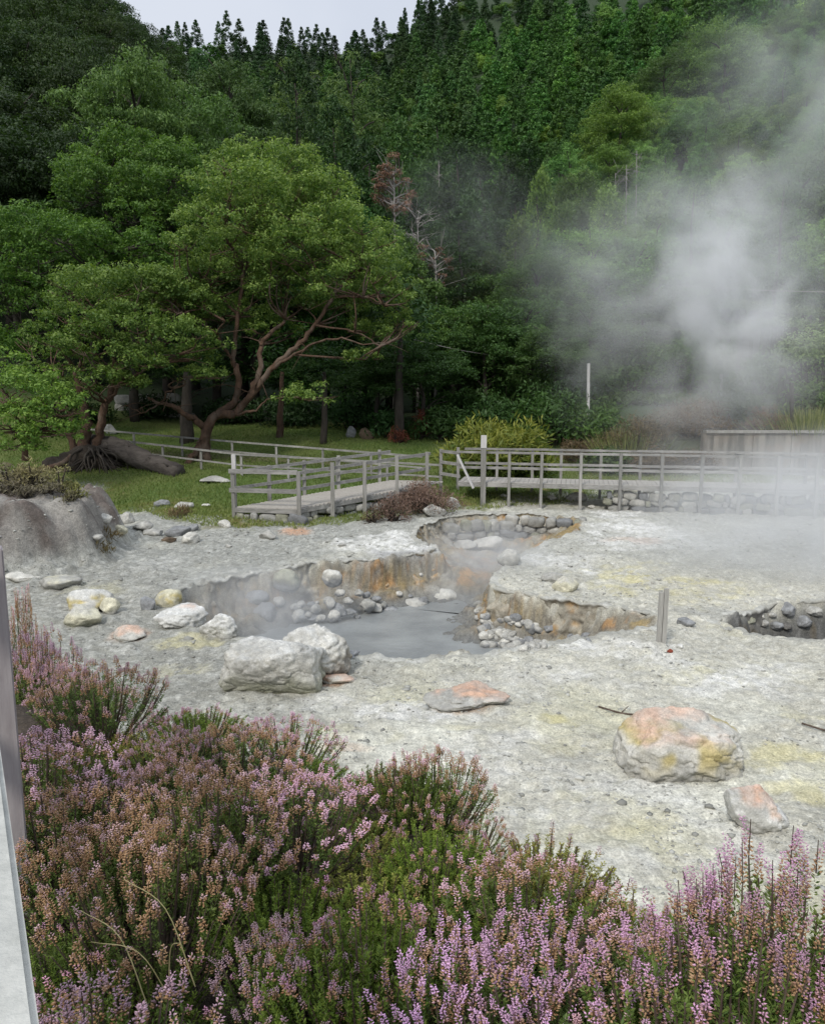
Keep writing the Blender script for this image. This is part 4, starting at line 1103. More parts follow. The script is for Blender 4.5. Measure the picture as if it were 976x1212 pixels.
# ------------------------------------------------------------------ forest trees: one of each kind, then copies
def trunk_mesh(h, r, name='trunk', limbs=6, crown_r=3.0, mat='bark', top=.9):
    m = MB(); P = [np.array([random.gauss(0, .05) * i, random.gauss(0, .05) * i, h * top * i / 6]) for i in range(7)]
    m.tube(P, [r * (1 - .8 * i / 6) * (1.5 if i == 0 else 1) for i in range(7)], 8)
    for k in range(limbs):
        i = random.randint(2, 5); a = random.uniform(0, 6.28); e = P[i] + np.array([math.cos(a) * crown_r * .7, math.sin(a) * crown_r * .7, random.uniform(.8, 2.2)])
        m.tube(smooth_path([P[i], (P[i] + e) / 2 + (0, 0, .3), e], 3), list(np.linspace(r * .35, .04, 7)), 5)
    return m.mesh(name, M[mat], True)

def broad_clumps(h, cr, n, g, base=.25, flat=.55, lump=.30):
    out = []
    for k in range(n):
        u = unit(g.normal(size=3)); u[2] = abs(u[2]) * 1.0 - (.35 if g.random() < .35 else 0)
        q = .55 + .42 * g.random()
        c = np.array([u[0] * cr * q, u[1] * cr * q, h * (base + (1 - base) * .42) + u[2] * h * (1 - base) * .5 * q])
        r = cr * lump * g.uniform(.7, 1.3)
        out.append((c, (r, r, r * flat)))
    return out
def conifer_clumps(h, cr, n, g, base=.12, rounded=.7):
    out = []
    for k in range(n):
        f = g.random() ** .8; z = h * (base + (1 - base) * f)
        rr = cr * (1 - f) ** rounded * g.uniform(.65, 1.0) + .08
        a = g.uniform(0, 6.28); r = (.30 + .55 * (1 - f)) * cr * .42 * g.uniform(.7, 1.2)
        out.append((np.array([math.cos(a) * rr, math.sin(a) * rr, z - .12 * rr]), (r, r, r * .8)))
    out.append((np.array([0, 0, h * .97]), (.22, .22, .6)))
    return out

PROTO = {}
def proto(key, name, h, clumps, per_area, L, W, mat, tr=None, **kw):
    t = thing(name, '', 'tree')
    if tr: link('trunk', trunk_mesh(h, *tr), t)
    link('crown', leaves_mesh('crown', clumps, per_area, L, W, M[mat], **kw), t)
    t['_h'] = h; PROTO[key] = [t, h, 0]
g_ = np.random.default_rng(21)
proto('broad', 'broadleaf_tree', 12, sub_clumps(broad_clumps(12, 4.6, 60, g_), 9, .36, g_), 46, .21, .095, 'leaf', (.28, 'trunk', 6, 3.4), top=.5)
proto('broad2', 'broadleaf_tree', 12, sub_clumps(broad_clumps(12, 4.2, 46, g_, .2, .7, .36), 10, .34, g_), 46, .21, .10, 'leaf', (.28, 'trunk', 6, 3.2), top=.5)
proto('layered', 'broadleaf_tree', 12, sub_clumps(broad_clumps(12, 4.8, 52, g_, .3, .36, .34), 10, .30, g_, -.1), 46, .20, .085, 'leaf', (.28, 'trunk', 8, 3.6), top=.6)
proto('cedar', 'conifer_tree', 14, sub_clumps(conifer_clumps(14, 3.0, 130, g_, .1, .75), 5, .5, g_), 34, .27, .085, 'needle', (.25, 'trunk', 0, 1), top=.3, droop=-.2, jit=.7)
proto('cedar2', 'conifer_tree', 14, sub_clumps(conifer_clumps(14, 3.6, 150, g_, .08, .55), 5, .5, g_), 32, .27, .09, 'needle', (.25, 'trunk', 0, 1), top=.3, droop=-.15, jit=.7)
proto('feather', 'feathery_tree', 14, broad_clumps(14, 3.8, 60, g_, .15, .5, .26), 34, .30, .07, 'leaf', (.22, 'trunk', 8, 3), top=.4, droop=.3)
def shoot_clumps(h, cr, n, g):
    return [(np.array([(q := cr * (1 - f) ** .6 * g.uniform(.5, 1)) * math.cos(a), q * math.sin(a), h * (.1 + .88 * f)]), (.38, .38, .75)) for f, a in zip(g.random(n), g.uniform(0, 6.28, n))]
proto('shoot', 'upright_shoot_tree', 12, shoot_clumps(12, 3.0, 190, g_), 50, .22, .085, 'leaf', (.2, 'trunk', 4, 2), top=.3, updir=.9, droop=0)
# far versions with coarser foliage
proto('far_cedar', 'conifer_tree', 14, conifer_clumps(14, 3.0, 110, g_, .02, .75), 17, .60, .22, 'needle', None, top=.3, droop=-.2, jit=.7)
proto('far_cedar2', 'conifer_tree', 14, conifer_clumps(14, 3.4, 110, g_, .02, .6), 16, .62, .22, 'needle', None, top=.4, droop=-.1, jit=.7)
proto('far_broad', 'broadleaf_tree', 12, broad_clumps(12, 4.2, 40, g_, .12, .7, .34), 13, .55, .24, 'leaf', None, top=.6)

FULL = np.zeros(1)
def put_tree(key, x, y, ztop, label, group=None, color=(1, 1, 1), wide=1.0, zbase=None):
    P = PROTO[key]; zb = (hz(x, y) if zbase is None else zbase) - 0.3
    sh = (ztop - zb) / P[1]
    sw = wide if wide > 0 else sh
    rz = random.uniform(0, 6.28); cc = tuple(np.array(color) * random.uniform(.88, 1.12))
    if P[2] == 0:
        o = P[0]; o.location = (float(x), float(y), float(zb)); o.rotation_euler = (0, 0, rz); o.scale = (sw, sw, sh)
        o['label'] = label
        for c in o.children: c.color = (*cc, 1)
        if group: o['group'] = group
    else:
        o = dup(P[0], (x, y, zb), rz, (sw, sw, sh), label, group, cc)
        if not group and 'group' in o: del o['group']
    P[2] += 1
    return o
def put_px(key, px, py, D, label, color=(1, 1, 1), wide=1.0, group=None):
    p = pt(px, py, D); return put_tree(key, p[0], p[1], p[2], label, group, color, wide)

# trees one can tell apart on the slopes
put_px('layered', 150, 48, 62, 'layered lighter green tree high on the dark left slope', (.85, .95, .8), 1.05)
put_px('layered', 205, 92, 66, 'drooping layered tree right of the lighter green one on the left slope', (.75, .9, .75), 1.15)
put_px('feather', 418, 38, 96, 'tall pale olive feathery tree in the middle of the valley', (1.25, 1.3, 1.15), 1.25)
put_px('feather', 352, 52, 108, 'pale olive feathery tree half hidden behind dark conifers', (1.15, 1.15, .95), 1.2)
put_px('cedar2', 350, 68, 84, 'tall dark conifer left of the pale feathery tree', (.8, .85, .8), 1.1)
put_px('cedar2', 395, 120, 74, 'very dark conifer behind the top of the spreading tree', (.62, .7, .65), 1.15)
put_px('cedar2', 435, 165, 66, 'dark conifer behind the shoulder of the spreading tree', (.55, .66, .6), 1.2)
put_px('cedar', 517, 118, 96, 'broad mid green conifer right of the valley centre', (1.1, 1.15, 1), 1.5)
put_px('cedar2', 470, 140, 88, 'mid green conifer above the bare brown tree', (1.0, 1.05, .95), 1.25)
put_px('cedar2', 540, 165, 82, 'conifer with bare white spike beside the valley gorge', (.6, .7, .62), 1.2)
put_px('broad2', 545, 225, 62, 'rounded bluish dark tree at the mouth of the gorge', (.30, .42, .36), .95)  # this and the other gorge trees: tint darkened to paint the gorge's shade
put_px('broad2', 515, 262, 57, 'very dark round tree right of the spreading crown', (.24, .34, .28), .85)
put_px('broad', 270, 60, 92, 'dark soft crowned tree under the left end of the ridge', (.7, .8, .75), 1.1)
put_px('broad', 240, 115, 72, 'dark round tree between left slope and dome headed tree', (.55, .66, .62), .9)
put_px('broad', 300, 130, 74, 'dark tree just behind the top left of the spreading tree', (.6, .7, .62), .85)
put_px('shoot', 640, 205, 60, 'upright yellowish green tree with pointed shoots right of the gorge', (1.1, 1.2, .8), 1.0)
put_px('shoot', 612, 260, 54, 'lower yellowish green tree with pointed shoots beside the gorge', (1.15, 1.2, .85), .95)
put_px('shoot', 668, 245, 52, 'dull green tree with pointed shoots at the left edge of the steam', (.85, .95, .8), 1.0)
put_px('shoot', 718, 225, 58, 'light tipped tree with pointed shoots inside the thin steam', (1.1, 1.15, .9), 1.1)
put_px('shoot', 775, 232, 56, 'light tipped tree with pointed shoots behind the steam plume', (1.1, 1.2, .95), 1.1)
put_px('shoot', 585, 300, 50, 'dark green upright tree at the foot of the gorge', (.4, .5, .4), .8)
put_px('broad', 690, 190, 70, 'rounded olive tree above the upright shoot trees', (.9, 1.0, .75), .75)
put_px('layered', 735, 95, 92, 'yellowish crowned tree on the crest of the right slope', (1.1, 1.15, .7), .9)
put_px('layered', 860, 18, 100, 'large layered olive green tree high on the right slope', (.95, 1.08, .82), 1.1)
put_px('layered', 790, 60, 105, 'layered green tree left of the large olive one on the right slope', (.9, 1.05, .82), 1.0)
put_px('broad', 900, 180, 66, 'pale rounded tree at the right behind drifting steam', (1.0, 1.05, .95), 1.0)
put_px('broad', 950, 160, 60, 'light green tree at the right edge behind drifting steam', (1.0, 1.1, .95), .95)
put_px('broad', 535, 350, 44, 'rounded bush like tree right of the spreading crown above the lawn', (.9, 1.05, .8), .62)
put_px('broad', 575, 345, 43, 'dark green rounded tree above the yellow green shrub', (.45, .62, .48), .6)
put_px('broad', 625, 340, 44, 'mid green rounded tree left of the steam above the fence', (.55, .75, .52), .62)
put_px('broad', 660, 375, 40, 'lower mid green tree above the fence beside the steam', (.7, .85, .68), .5)
put_px('broad', 700, 350, 44, 'dull green tree just inside the left of the steam plume', (.65, .78, .65), .6)
put_px('broad', 760, 330, 46, 'green tree deep inside the steam plume', (.7, .85, .7), .7)
put_px('broad', 820, 350, 46, 'green tree hidden by the thickest steam', (.8, .9, .75), .6)
put_px('broad', 870, 330, 50, 'green tree right of the thickest steam', (.85, .95, .8), .8)
put_px('broad', 925, 290, 52, 'green tree above the clipped hedges', (.9, 1.0, .85), .9)
put_px('broad', 975, 320, 50, 'green tree above the clipped hedges at the right edge', (.95, 1.05, .85), .7)
put_px('broad2', 445, 405, 42, 'very dark tree in the shade under the spreading crown', (.42, .55, .45), .6)  # this and the next tints darkened: shade beneath the crowns painted in
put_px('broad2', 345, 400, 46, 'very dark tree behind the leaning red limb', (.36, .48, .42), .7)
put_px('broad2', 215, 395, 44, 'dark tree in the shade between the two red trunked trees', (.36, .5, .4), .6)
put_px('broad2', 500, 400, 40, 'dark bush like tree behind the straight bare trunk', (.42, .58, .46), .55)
# fill the slopes from near to far, only where a crown would still show
sky_line = np.full(1400, 500.0)
def scatter():
    g = random.Random(5)
    kinds = []
    D = 47.0
    n_c = 0; n_k = {}
    groups = {'left': ('dark leafy tree packed among the others on the left slope', 'trees on the left slope'),
              'right': ('leafy green tree packed among the others on the right slope', 'trees on the right slope'),
              'rightc': ('dark green conifer packed among the others on the upper right slope', 'conifers on the upper right slope'),
              'valley': ('dark conifer crowded into the valley below the ridge', 'conifers in the valley'),
              'ridge': ('small dark pointed conifer lined up along the skyline ridge', 'conifers along the ridge'),
              'mid': ('leafy tree crowded among conifers in the valley', 'leafy trees in the valley')}
    for row in range(95):
        sp = 2.7 + D * .0175
        w = .60 * D
        x = -w + g.uniform(0, sp)
        while x < w:
            xx, yy = x + g.uniform(-.3, .3) * sp, D + g.uniform(-.4, .4) * sp
            x += sp * g.uniform(.8, 1.25)
            px = CX + xx / yy * F
            far = yy > 125
            left = px < 300 - (yy - 50) * .9 and yy < 150
            rside = px > 600 + max(0, yy - 60) * 1.2
            u = g.random()
            if left: kk, gr = ('broad', 'broad2', 'layered')[g.randint(0, 2)], 'left'
            elif rside and yy < 140: kk, gr = (('layered', 'broad', 'broad', 'broad2')[g.randint(0, 3)] if u < .8 else 'cedar2'), 'right'
            elif far and yy > 255: kk, gr = 'far_cedar', 'ridge'
            elif far: kk, gr = (('far_cedar', 'far_cedar2')[g.randint(0, 1)], 'rightc' if px > 560 else 'valley') if u < .72 else ('far_broad', 'mid')
            else: kk, gr = (('cedar', 'cedar2')[g.randint(0, 1)], 'valley') if u < .7 else ('broad2', 'mid')
            if gr in ('mid', 'valley') and px > 560 and far: gr = 'rightc' if 'cedar' in kk else 'right'
            zb = hz(xx, yy)
            hh = PROTO[kk][1] * g.uniform(.75, 1.15)
            if yy > 250:
                hh = g.uniform(7, 16)
                if g.random() < .2: continue
                if g.random() < .22: kk, gr, hh = 'far_broad', 'mid', hh * .75
            if px < 170 and yy > 60: hh *= 1.2
            if gr in ('right', 'mid'): hh *= .78
            ztop = zb + hh
            ptx, pty = project(xx, yy, ztop)
            half = (2.4 if gr in ('right', 'mid') else 3.0) / yy * F
            if ptx < -half - 20 or ptx > 976 + half + 20: continue
            i0, i1 = int(max(0, ptx + 200 - half * .6)), int(min(1399, ptx + 200 + half * .6))
            vis = np.mean(sky_line[i0:i1 + 1] - pty)
            show = max(5, .16 * hh / yy * F)
            if 'cedar' in kk and far: show = max(7, (.27 if yy < 240 else .22) * hh / yy * F)
            if pty < -260 or vis < show: continue
            if pty + .6 * hh / yy * F < -10: 
                sky_line[i0:i1 + 1] = np.minimum(sky_line[i0:i1 + 1], pty + .3 * hh / yy * F); continue
            tone = {'left': (.50, .60, .52), 'right': (1.2, 1.42, 1.1), 'rightc': (1.2, 1.42, 1.12), 'valley': (.95, 1.05, .95), 'ridge': (.6, .68, .75), 'mid': (.9, 1.0, .8)}[gr]  # right slope tints lightened: the pale steam veil is put into leaf colour
            if gr == 'left' and pty < 150: tone = (.28, .34, .28)  # dark species, and the upper slope's shade put into the tint
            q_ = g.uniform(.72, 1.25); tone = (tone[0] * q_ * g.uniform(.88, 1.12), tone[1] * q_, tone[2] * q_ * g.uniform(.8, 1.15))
            if abs(px - 565) < 75 and yy < 120 and pty > 150: tone = tuple(c * .5 for c in tone)  # gorge trees dimmed: the gloom of the gorge painted into their tint
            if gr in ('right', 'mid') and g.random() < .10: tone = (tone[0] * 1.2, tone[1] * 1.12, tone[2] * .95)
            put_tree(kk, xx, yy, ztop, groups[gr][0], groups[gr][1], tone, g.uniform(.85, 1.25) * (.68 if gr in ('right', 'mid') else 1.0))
            ii0, ii1 = int(max(0, ptx + 200 - half * .45)), int(min(1399, ptx + 200 + half * .45))
            sky_line[ii0:ii1 + 1] = np.minimum(sky_line[ii0:ii1 + 1], pty + .10 * hh / yy * F)
            n_c += 1; n_k[kk[-6:]] = n_k.get(kk[-6:], 0) + 1
        D += sp * .85
        if D > 345: break
    scene['scatter'] = str(n_k)
scatter()
for k in [k for k, p in PROTO.items() if p[2] == 0]:
    for c in list(PROTO[k][0].children): bpy.data.objects.remove(c)
    bpy.data.objects.remove(PROTO[k][0])

# ------------------------------------------------------------------ straight trunks, dead trees, shrubs behind the fences
def slim_trunk(px, y0, y1, D, r, label, crown=None, bark='bark'):
    a, b = pt(px, y0, D), pt(px + random.uniform(-3, 3), y1, D + .2); a[2] = hz(a[0], a[1]) - .1
    t = thing('tree', label, 'tree', a)
    m = MB(); P = [a + (b - a) * i / 6 + np.array([random.gauss(0, .03), random.gauss(0, .03), 0]) for i in range(7)]
    m.tube(P, list(np.linspace(r * 1.3, r * .6, 7)), 8, .05); link('trunk', m.mesh('trunk', M[bark], True, a), t)
    if crown:
        k = D / F; cl = []
        for (cx_, cy_, rx, ry) in crown:
            c = pt(cx_, cy_, D + random.uniform(-1.5, 1.5)); cl.append((c, (rx * k, rx * k, ry * k)))
        V, Fc, v = clump_leaves(cl, 46, .22, .08, top=.3, droop=.3); me = raw_mesh('crown', V - a, Fc, M['needle']); face_attr(me, 'v', v)
        link('crown', me, t, color=(.55, .7, .6))
    return t
slim_trunk(473, 545, 400, 38.5, .20, 'straight dark bare trunk with drooping crown right of the spreading tree', [(475, 385, 40, 24), (455, 365, 40, 22), (495, 372, 36, 22), (470, 345, 34, 20), (440, 395, 22, 12), (500, 400, 20, 12), (480, 415, 18, 10)])
slim_trunk(383, 540, 440, 38, .14, 'thin dark trunk under the low right pad of the spreading tree', [(380, 430, 34, 18), (395, 415, 30, 16)])
slim_trunk(331, 530, 440, 40, .15, 'thin reddish trunk in the shade behind the lawn fences', [(330, 425, 34, 18)], 'bark_red')
slim_trunk(222, 525, 440, 38.5, .28, 'stout grey trunk in the shade left of the leaning limbs', [(222, 425, 40, 20)])

def bare_tree(label, px, y0, y1, D, spread, n, mat, foliage=None, r=.07):
    a, b = pt(px, y0, D), pt(px, y1, D)
    t = thing('dead_tree', label, 'tree', (a[0], a[1], hz(a[0], a[1])))
    base = np.array(t.location); m = MB()
    m.tube(smooth_path([base - (0, 0, .2), (base + b) / 2 + np.array([.1, 0, 0]), b], 4), list(np.linspace(r * 1.6, r * .4, 9)), 7)
    tips = []
    for k in range(n):
        f = random.uniform(.0, 1); s = a + (b - a) * f; ang = random.uniform(0, 6.28); L = spread * random.uniform(.5, 1)
        e = s + np.array([math.cos(ang) * L, math.sin(ang) * L, random.uniform(.1, .9) * L]); tips.append(e)
        P = smooth_path([s, (s + e) / 2 + np.array([random.gauss(0, .12), 0, .15]), e], 3); m.tube(P, list(np.linspace(r * .55, .012, len(P))), 5)
        for j in range(4):
            q = e + np.array([random.gauss(0, .45), random.gauss(0, .45), random.gauss(.1, .4)]); m.tube([P[random.randint(2, len(P) - 1)], q], [.018, .006], 4)
    link('trunk', m.mesh('trunk', M[mat], True, base), t)
    if foliage:
        cl = [(e - base, (foliage, foliage, foliage * .6)) for e in tips]
        link('dry_foliage', leaves_mesh('dry_foliage', cl, 150, .22, .05, M['dry'], droop=.5), t, color=(.95, .74, .66))
    return t
bare_tree('dead tree with a rusty brown dry top among green conifers', 466, 262, 208, 50, 1.2, 26, 'bark_grey', .42, .09)
bare_tree('bare grey twiggy tree below the rusty brown dry one', 494, 300, 258, 48, 1.1, 14, 'bark_grey')
bare_tree('dull purplish bare tree beside the dark gorge', 515, 345, 305, 46, 1.0, 14, 'bark_grey', .3)
for px, y0, y1, D in ((741, 235, 195, 72), (753, 230, 178, 74), (728, 240, 205, 72), (519, 215, 190, 78)):
    bare_tree('slim bare white stem standing up among green crowns' if px != 519 else 'bare white spike rising from conifers in the valley', px, y0, y1, D, .5, 5, 'bark_grey', None, .05)['group'] = 'bare white stems' if px != 519 else 'bare white spike'

def shrub(label, px, py_base, w, h, D=None, mat='shrub', color=(1, 1, 1), n=26, per=60, L=.14, W=.05, name='shrub', group=None, updir=.2, flat=.7, stems=True, surf=None, droop=.0, out=1.0):
    p = gp(px, py_base) if D is None else pt(px, py_base, D)
    if D is not None: p[2] = min(p[2], max(hz(p[0], p[1]), p[2] - 99))
    k = p[1] / F; w *= k; h *= k
    if D is not None:
        zt = p[2] + h; p[2] = hz(p[0], p[1]); h = max(.3, zt - p[2])
    t = thing(name, label, 'shrub', p, group)
    g = np.random.default_rng(int(px * 7 + py_base))
    cl = []
    for i in range(n):
        u = unit(g.normal(size=3)); u[2] = abs(u[2]); q = g.uniform(.35, .85)
        r = w * g.uniform(.14, .24)
        cl.append((np.array([u[0] * w * .5 * q, u[1] * w * .42 * q, h * .08 + u[2] * h * .78 * q]), (r, r, min(r * flat, h * .4))))
    link('foliage', leaves_mesh('foliage', cl, per, L, W, M[mat], updir=updir, droop=droop, out=out, g=g), t, color=color)
    if stems:
        m = MB()
        for c, r in cl[:18]:
            m.tube(smooth_path([(random.gauss(0, .06) * w, random.gauss(0, .06) * w, -.05), (c[0] * .5, c[1] * .5, c[2] * .6), c], 3), [.035, .03, .026, .022, .018, .012, .008], 5)
        link('stems', m.mesh('stems', M['bark'], True), t)
    return t
shrub('dense yellow green shrub with long leaves behind the tall post', 586, 548, 130, 82, 30.6, 'ginger', n=60, per=60, L=.30, W=.07, updir=.35, flat=.9, out=1.8)
shrub('purplish brown round shrub at the end of the ramp', 508, 608, 92, 54, None, 'purple_shrub', n=34, per=240, L=.10, W=.022, updir=.4)
shrub('smaller purplish brown shrub left of the round one beside the ramp', 466, 617, 58, 42, None, 'purple_shrub', (.85, .85, .85), n=26, per=240, L=.10, W=.022, updir=.4)
shrub('low dark weedy shrub against the footing of the ramp', 442, 618, 34, 26, None, 'purple_shrub', (.6, .62, .5), n=16, per=200, L=.10, W=.025)
shrub('tuft of sedge gone brown in the lawn in front of the ramp', 215, 612, 34, 22, None, 'dry', (.95, 1.0, .7), n=14, per=200, L=.24, W=.02, updir=1.2, stems=False)
shrub('brownish grass tuft growing between the stones below the mound', 128, 640, 32, 22, None, 'dry', (.75, .8, .5), n=12, per=200, L=.18, W=.02, updir=.8, stems=False)
shrub('second brownish grass tuft lower between the stones below the mound', 122, 654, 30, 16, None, 'dry', (.6, .68, .4), n=12, per=200, L=.16, W=.02, updir=.8, stems=False)
for i, (px, py, w, h, c) in enumerate([(12,590,50,42,(.9,.85,.8)),(40,585,52,44,(1.1,1.05,.75)),(72,592,44,40,(1.0,1.02,.65)),(20,572,46,36,(1.05,1.02,.8)),(52,570,44,32,(1.1,1.1,.75)),(92,596,34,26,(.95,1.05,.5)),(2,600,40,34,(.75,.72,.7)),(58,604,40,26,(.7,.68,.66)),(82,612,30,18,(.7,.7,.55)),(30,606,34,20,(.65,.62,.6))]):
    p = pt(px, py - h * .7, 1); Dm = 18.6 + (600 - py) * .055
    q = pt(px, py, Dm)
    shrub('grey twiggy shrub with olive tips on top of the mud mound', px, py, w * 1.1, h * 1.25, Dm, 'mound_shrub', c, n=24, per=240, L=.10, W=.022, group='shrubs on the mud mound', updir=.3)
# undergrowth behind the lawn and along the embankment
UND = [('ferny green bush at the edge of the forest behind the ramp', 520, 525, 70, 60, 39, 'shrub', (.8, 1.05, .8)), ('soft green bush above the yellow green shrub', 460, 515, 60, 44, 40, 'shrub', (.55, .9, .7)), ('rust red dead bush beside the straight dark trunk', 499, 500, 26, 46, 39.5, 'dry', (1.2, .45, .35)), ('rust red dead clump hanging on the straight dark trunk', 472, 480, 26, 24, 38.2, 'dry', (.9, .38, .3)),
       ('green bush right of the yellow green shrub', 650, 525, 100, 78, 36, 'shrub', (.62, .9, .55)), ('bright leafy bush right of the pale bare pole', 712, 520, 84, 74, 35, 'shrub', (.85, 1.15, .6)), ('dim green bush between forest and fence', 580, 490, 90, 60, 40, 'shrub', (.5, .75, .55)), ('grey green bush at the left of the steam', 660, 480, 110, 80, 40, 'shrub', (.6, .85, .7)),
       ('brown brushy thicket on the embankment in the steam', 750, 525, 100, 60, 32.6, 'dry', (.7, .75, .5)), ('second brown brushy thicket on the embankment in the steam', 815, 520, 100, 56, 32.8, 'dry', (.75, .72, .5)), ('red brown dry bush left of the tall grass', 905, 514, 60, 56, 33.0, 'dry', (1.0, .72, .4)), ('dull green bush on the embankment behind the steam', 860, 500, 90, 70, 34.5, 'shrub', (.8, .9, .65)),
       ('leafy green bush behind the dark pole', 955, 470, 66, 64, 35.5, 'shrub', (.95, 1.15, .6)), ('dark bush in the shade behind the lawn fence', 420, 512, 90, 50, 43, 'shrub', (.4, .65, .5)), ('dark bush in the shade behind the reddish trunk', 340, 505, 90, 46, 44, 'shrub', (.3, .45, .36)), ('dim bush at the back of the lawn behind the log', 180, 500, 70, 34, 45, 'shrub', (.35, .5, .36)), ('dim bush at the back of the lawn behind the thick trunk', 270, 500, 80, 40, 45, 'shrub', (.34, .5, .4)), ('dark bush at the back of the lawn by the twin trunks', 100, 505, 70, 44, 43, 'shrub', (.4, .55, .38)), ('brown bramble under the bright leafy bush', 690, 530, 70, 34, 33.5, 'dry', (.6, .6, .42))]  # dark and dim bushes carry tree shade painted into their tint
UND += [('leafy green thicket under the forest edge left of the yellow green shrub', 535, 500, 90, 70, 42, 'shrub', (.62, .9, .6)), ('tall leafy thicket under the forest edge behind the yellow green shrub', 600, 485, 110, 90, 42.5, 'shrub', (.6, .85, .55)),
        ('tall leafy thicket at the left fringe of the steam', 680, 470, 110, 90, 43, 'shrub', (.75, 1.0, .6)), ('leafy thicket inside the left half of the steam', 750, 470, 110, 90, 43, 'shrub', (.8, 1.05, .65)), ('leafy thicket inside the right half of the steam', 840, 470, 110, 100, 42, 'shrub', (.85, 1.1, .65)), ('leafy thicket between the steam and the clipped hedges', 905, 470, 90, 80, 39, 'shrub', (.95, 1.2, .7)), ('fresh green weeds around the foot of the pale bare pole', 690, 505, 60, 46, 36, 'shrub', (1.0, 1.3, .7))]
UND += [('dry brown brush hanging over the bank left of the concrete wall', 770, 540, 80, 40, 31.2, 'dry', (.62, .62, .42)), ('second dry brown brush close against the left end of the concrete wall', 822, 540, 60, 38, 31.2, 'dry', (.7, .64, .42)), ('olive weeds on the bank behind the fence left of the steam', 718, 540, 70, 34, 31.4, 'shrub', (.7, .8, .5))]
UND += [('low green weeds on the slope %s' % q, a, b, 80, 30, D_, 'shrub', cc) for q, a, b, D_, cc in (('beside the pale bare pole', 705, 496, 38.5, (.75, .95, .55)), ('just right of the pale bare pole', 745, 494, 39.5, (.7, .85, .5)), ('under the thickest steam', 790, 496, 38.5, (.75, .85, .5)), ('under the right half of the steam', 835, 494, 39, (.8, .95, .55)), ('left of the dark pole', 885, 496, 37.5, (.85, 1.0, .55)))]
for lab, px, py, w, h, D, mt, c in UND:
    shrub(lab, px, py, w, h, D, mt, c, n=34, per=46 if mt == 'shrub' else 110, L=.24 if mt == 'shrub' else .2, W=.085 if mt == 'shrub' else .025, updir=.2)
def tall_grass(label, px, py, w, h, D, n=900):
    p = pt(px, py, D); p[2] = hz(p[0], p[1]); k = D / F
    g = np.random.default_rng(int(px)); X = g.normal(0, w * k * .32, n); Y = g.normal(0, w * k * .25, n)
    L = h * k * g.uniform(.6, 1.1, n); lean = np.stack([X * .5 + g.normal(0, .15, n), Y * .4 + g.normal(0, .15, n), np.ones(n)], 1); lean = unit(lean)
    P = np.stack([X, Y, np.zeros(n)], 1) + lean * L[:, None] * .5
    V, Fc = leaf_arrays(P, lean, unit(np.stack([g.normal(size=n), -np.ones(n), np.zeros(n)], 1)), L, np.full(n, .035))
    me = raw_mesh('tall_grass', V, Fc, M['reed']); face_attr(me, 'v', g.random(n))
    return tag(link('grass_clump', me, loc=p), label, 'grass clump')
tall_grass('clump of tall yellow green grass on the retaining wall', 957, 516, 66, 40, 32.4)
tall_grass('thin clump of tall straw grass in the steam above the wall', 745, 522, 50, 40, 32.2, 500)
for i, (px, py, w, h, D) in enumerate([(434,518,20,12,41), (462,514,16,9,41.5), (130,512,16,10,42), (415,516,12,12,42)]):
    place_rock('boulder', px, py + 2, w, h + 4, ['mossy brown boulder at the back of the lawn', 'smaller grey boulder right of the mossy brown one', 'pale stone at the back of the lawn by the twin trunks', 'upright grey stone left of the mossy brown boulder'][i], 'boulder', dict(base=['brown', 'grey', 'grey', 'slate'][i]), 4, 520 + i)
# ruined wall in the shade
tag(wall_obj('ruined_wall', [(px_at(140, 45.5), px_at(215, 45.8), lambda q: 3.6, 1.6, .45, 31, .5), (px_at(265, 46), px_at(335, 46.2), lambda q: 3.3, 1.6, .45, 32, .5)]), 'shaded ruined stone wall at the back of the lawn', 'stone wall')

# clipped hedges on the terraces at the right
def hedge(label, pts, D0, w, h):
    P = smooth_path([pt(a, b, D) for a, b, D in pts], 6)
    t = thing('hedge', label, 'hedge', P[0])
    cl = [(p - P[0] + np.array([0, 0, -h * .3]), (w, w, h)) for p in P]
    link('foliage', leaves_mesh('foliage', cl, 90, .16, .07, M['hedge'], shell=.85, jit=.5), t)
    m = MB()
    for p in P[::2]:
        q = p - P[0]; m.tube([q + (0, 0, -h * .3), (q[0], q[1], min(-.6, hz(p[0], p[1]) - P[0][2]))], [.3, .3], 6)
    link('stems', m.mesh('stems', M['bark']), t)
hedge('rounded clipped hedge at the right edge above the tall grass', [(930, 425, 37), (960, 415, 37), (1000, 412, 37.5), (1050, 412, 38)], 37, .9, 1.25)
hedge('thin clipped hedge row above the rounded one', [(880, 388, 41), (920, 383, 41), (976, 388, 41.5), (1030, 394, 42)], 41, .55, .5)
hedge('topmost faint clipped hedge row behind the steam', [(860, 362, 44), (910, 366, 44), (976, 372, 44.5), (1030, 376, 45)], 44, .6, .5)
# overhead cables
for lab, a, b in (('thin pale cable sagging from the dark trees to the spreading tree', (490, 402, 40), (578, 420, 42)), ('faint cable crossing behind the steam to the right edge', (800, 338, 40), (1000, 346, 38))):
    p, q = pt(*a), pt(*b); m = MB(); m.tube(smooth_path([p, (p + q) / 2 - (0, 0, .06), q], 5), [.02] * 11, 5); tag(link('cable', m.mesh('cable', M['bark_grey'])), lab, 'cable')

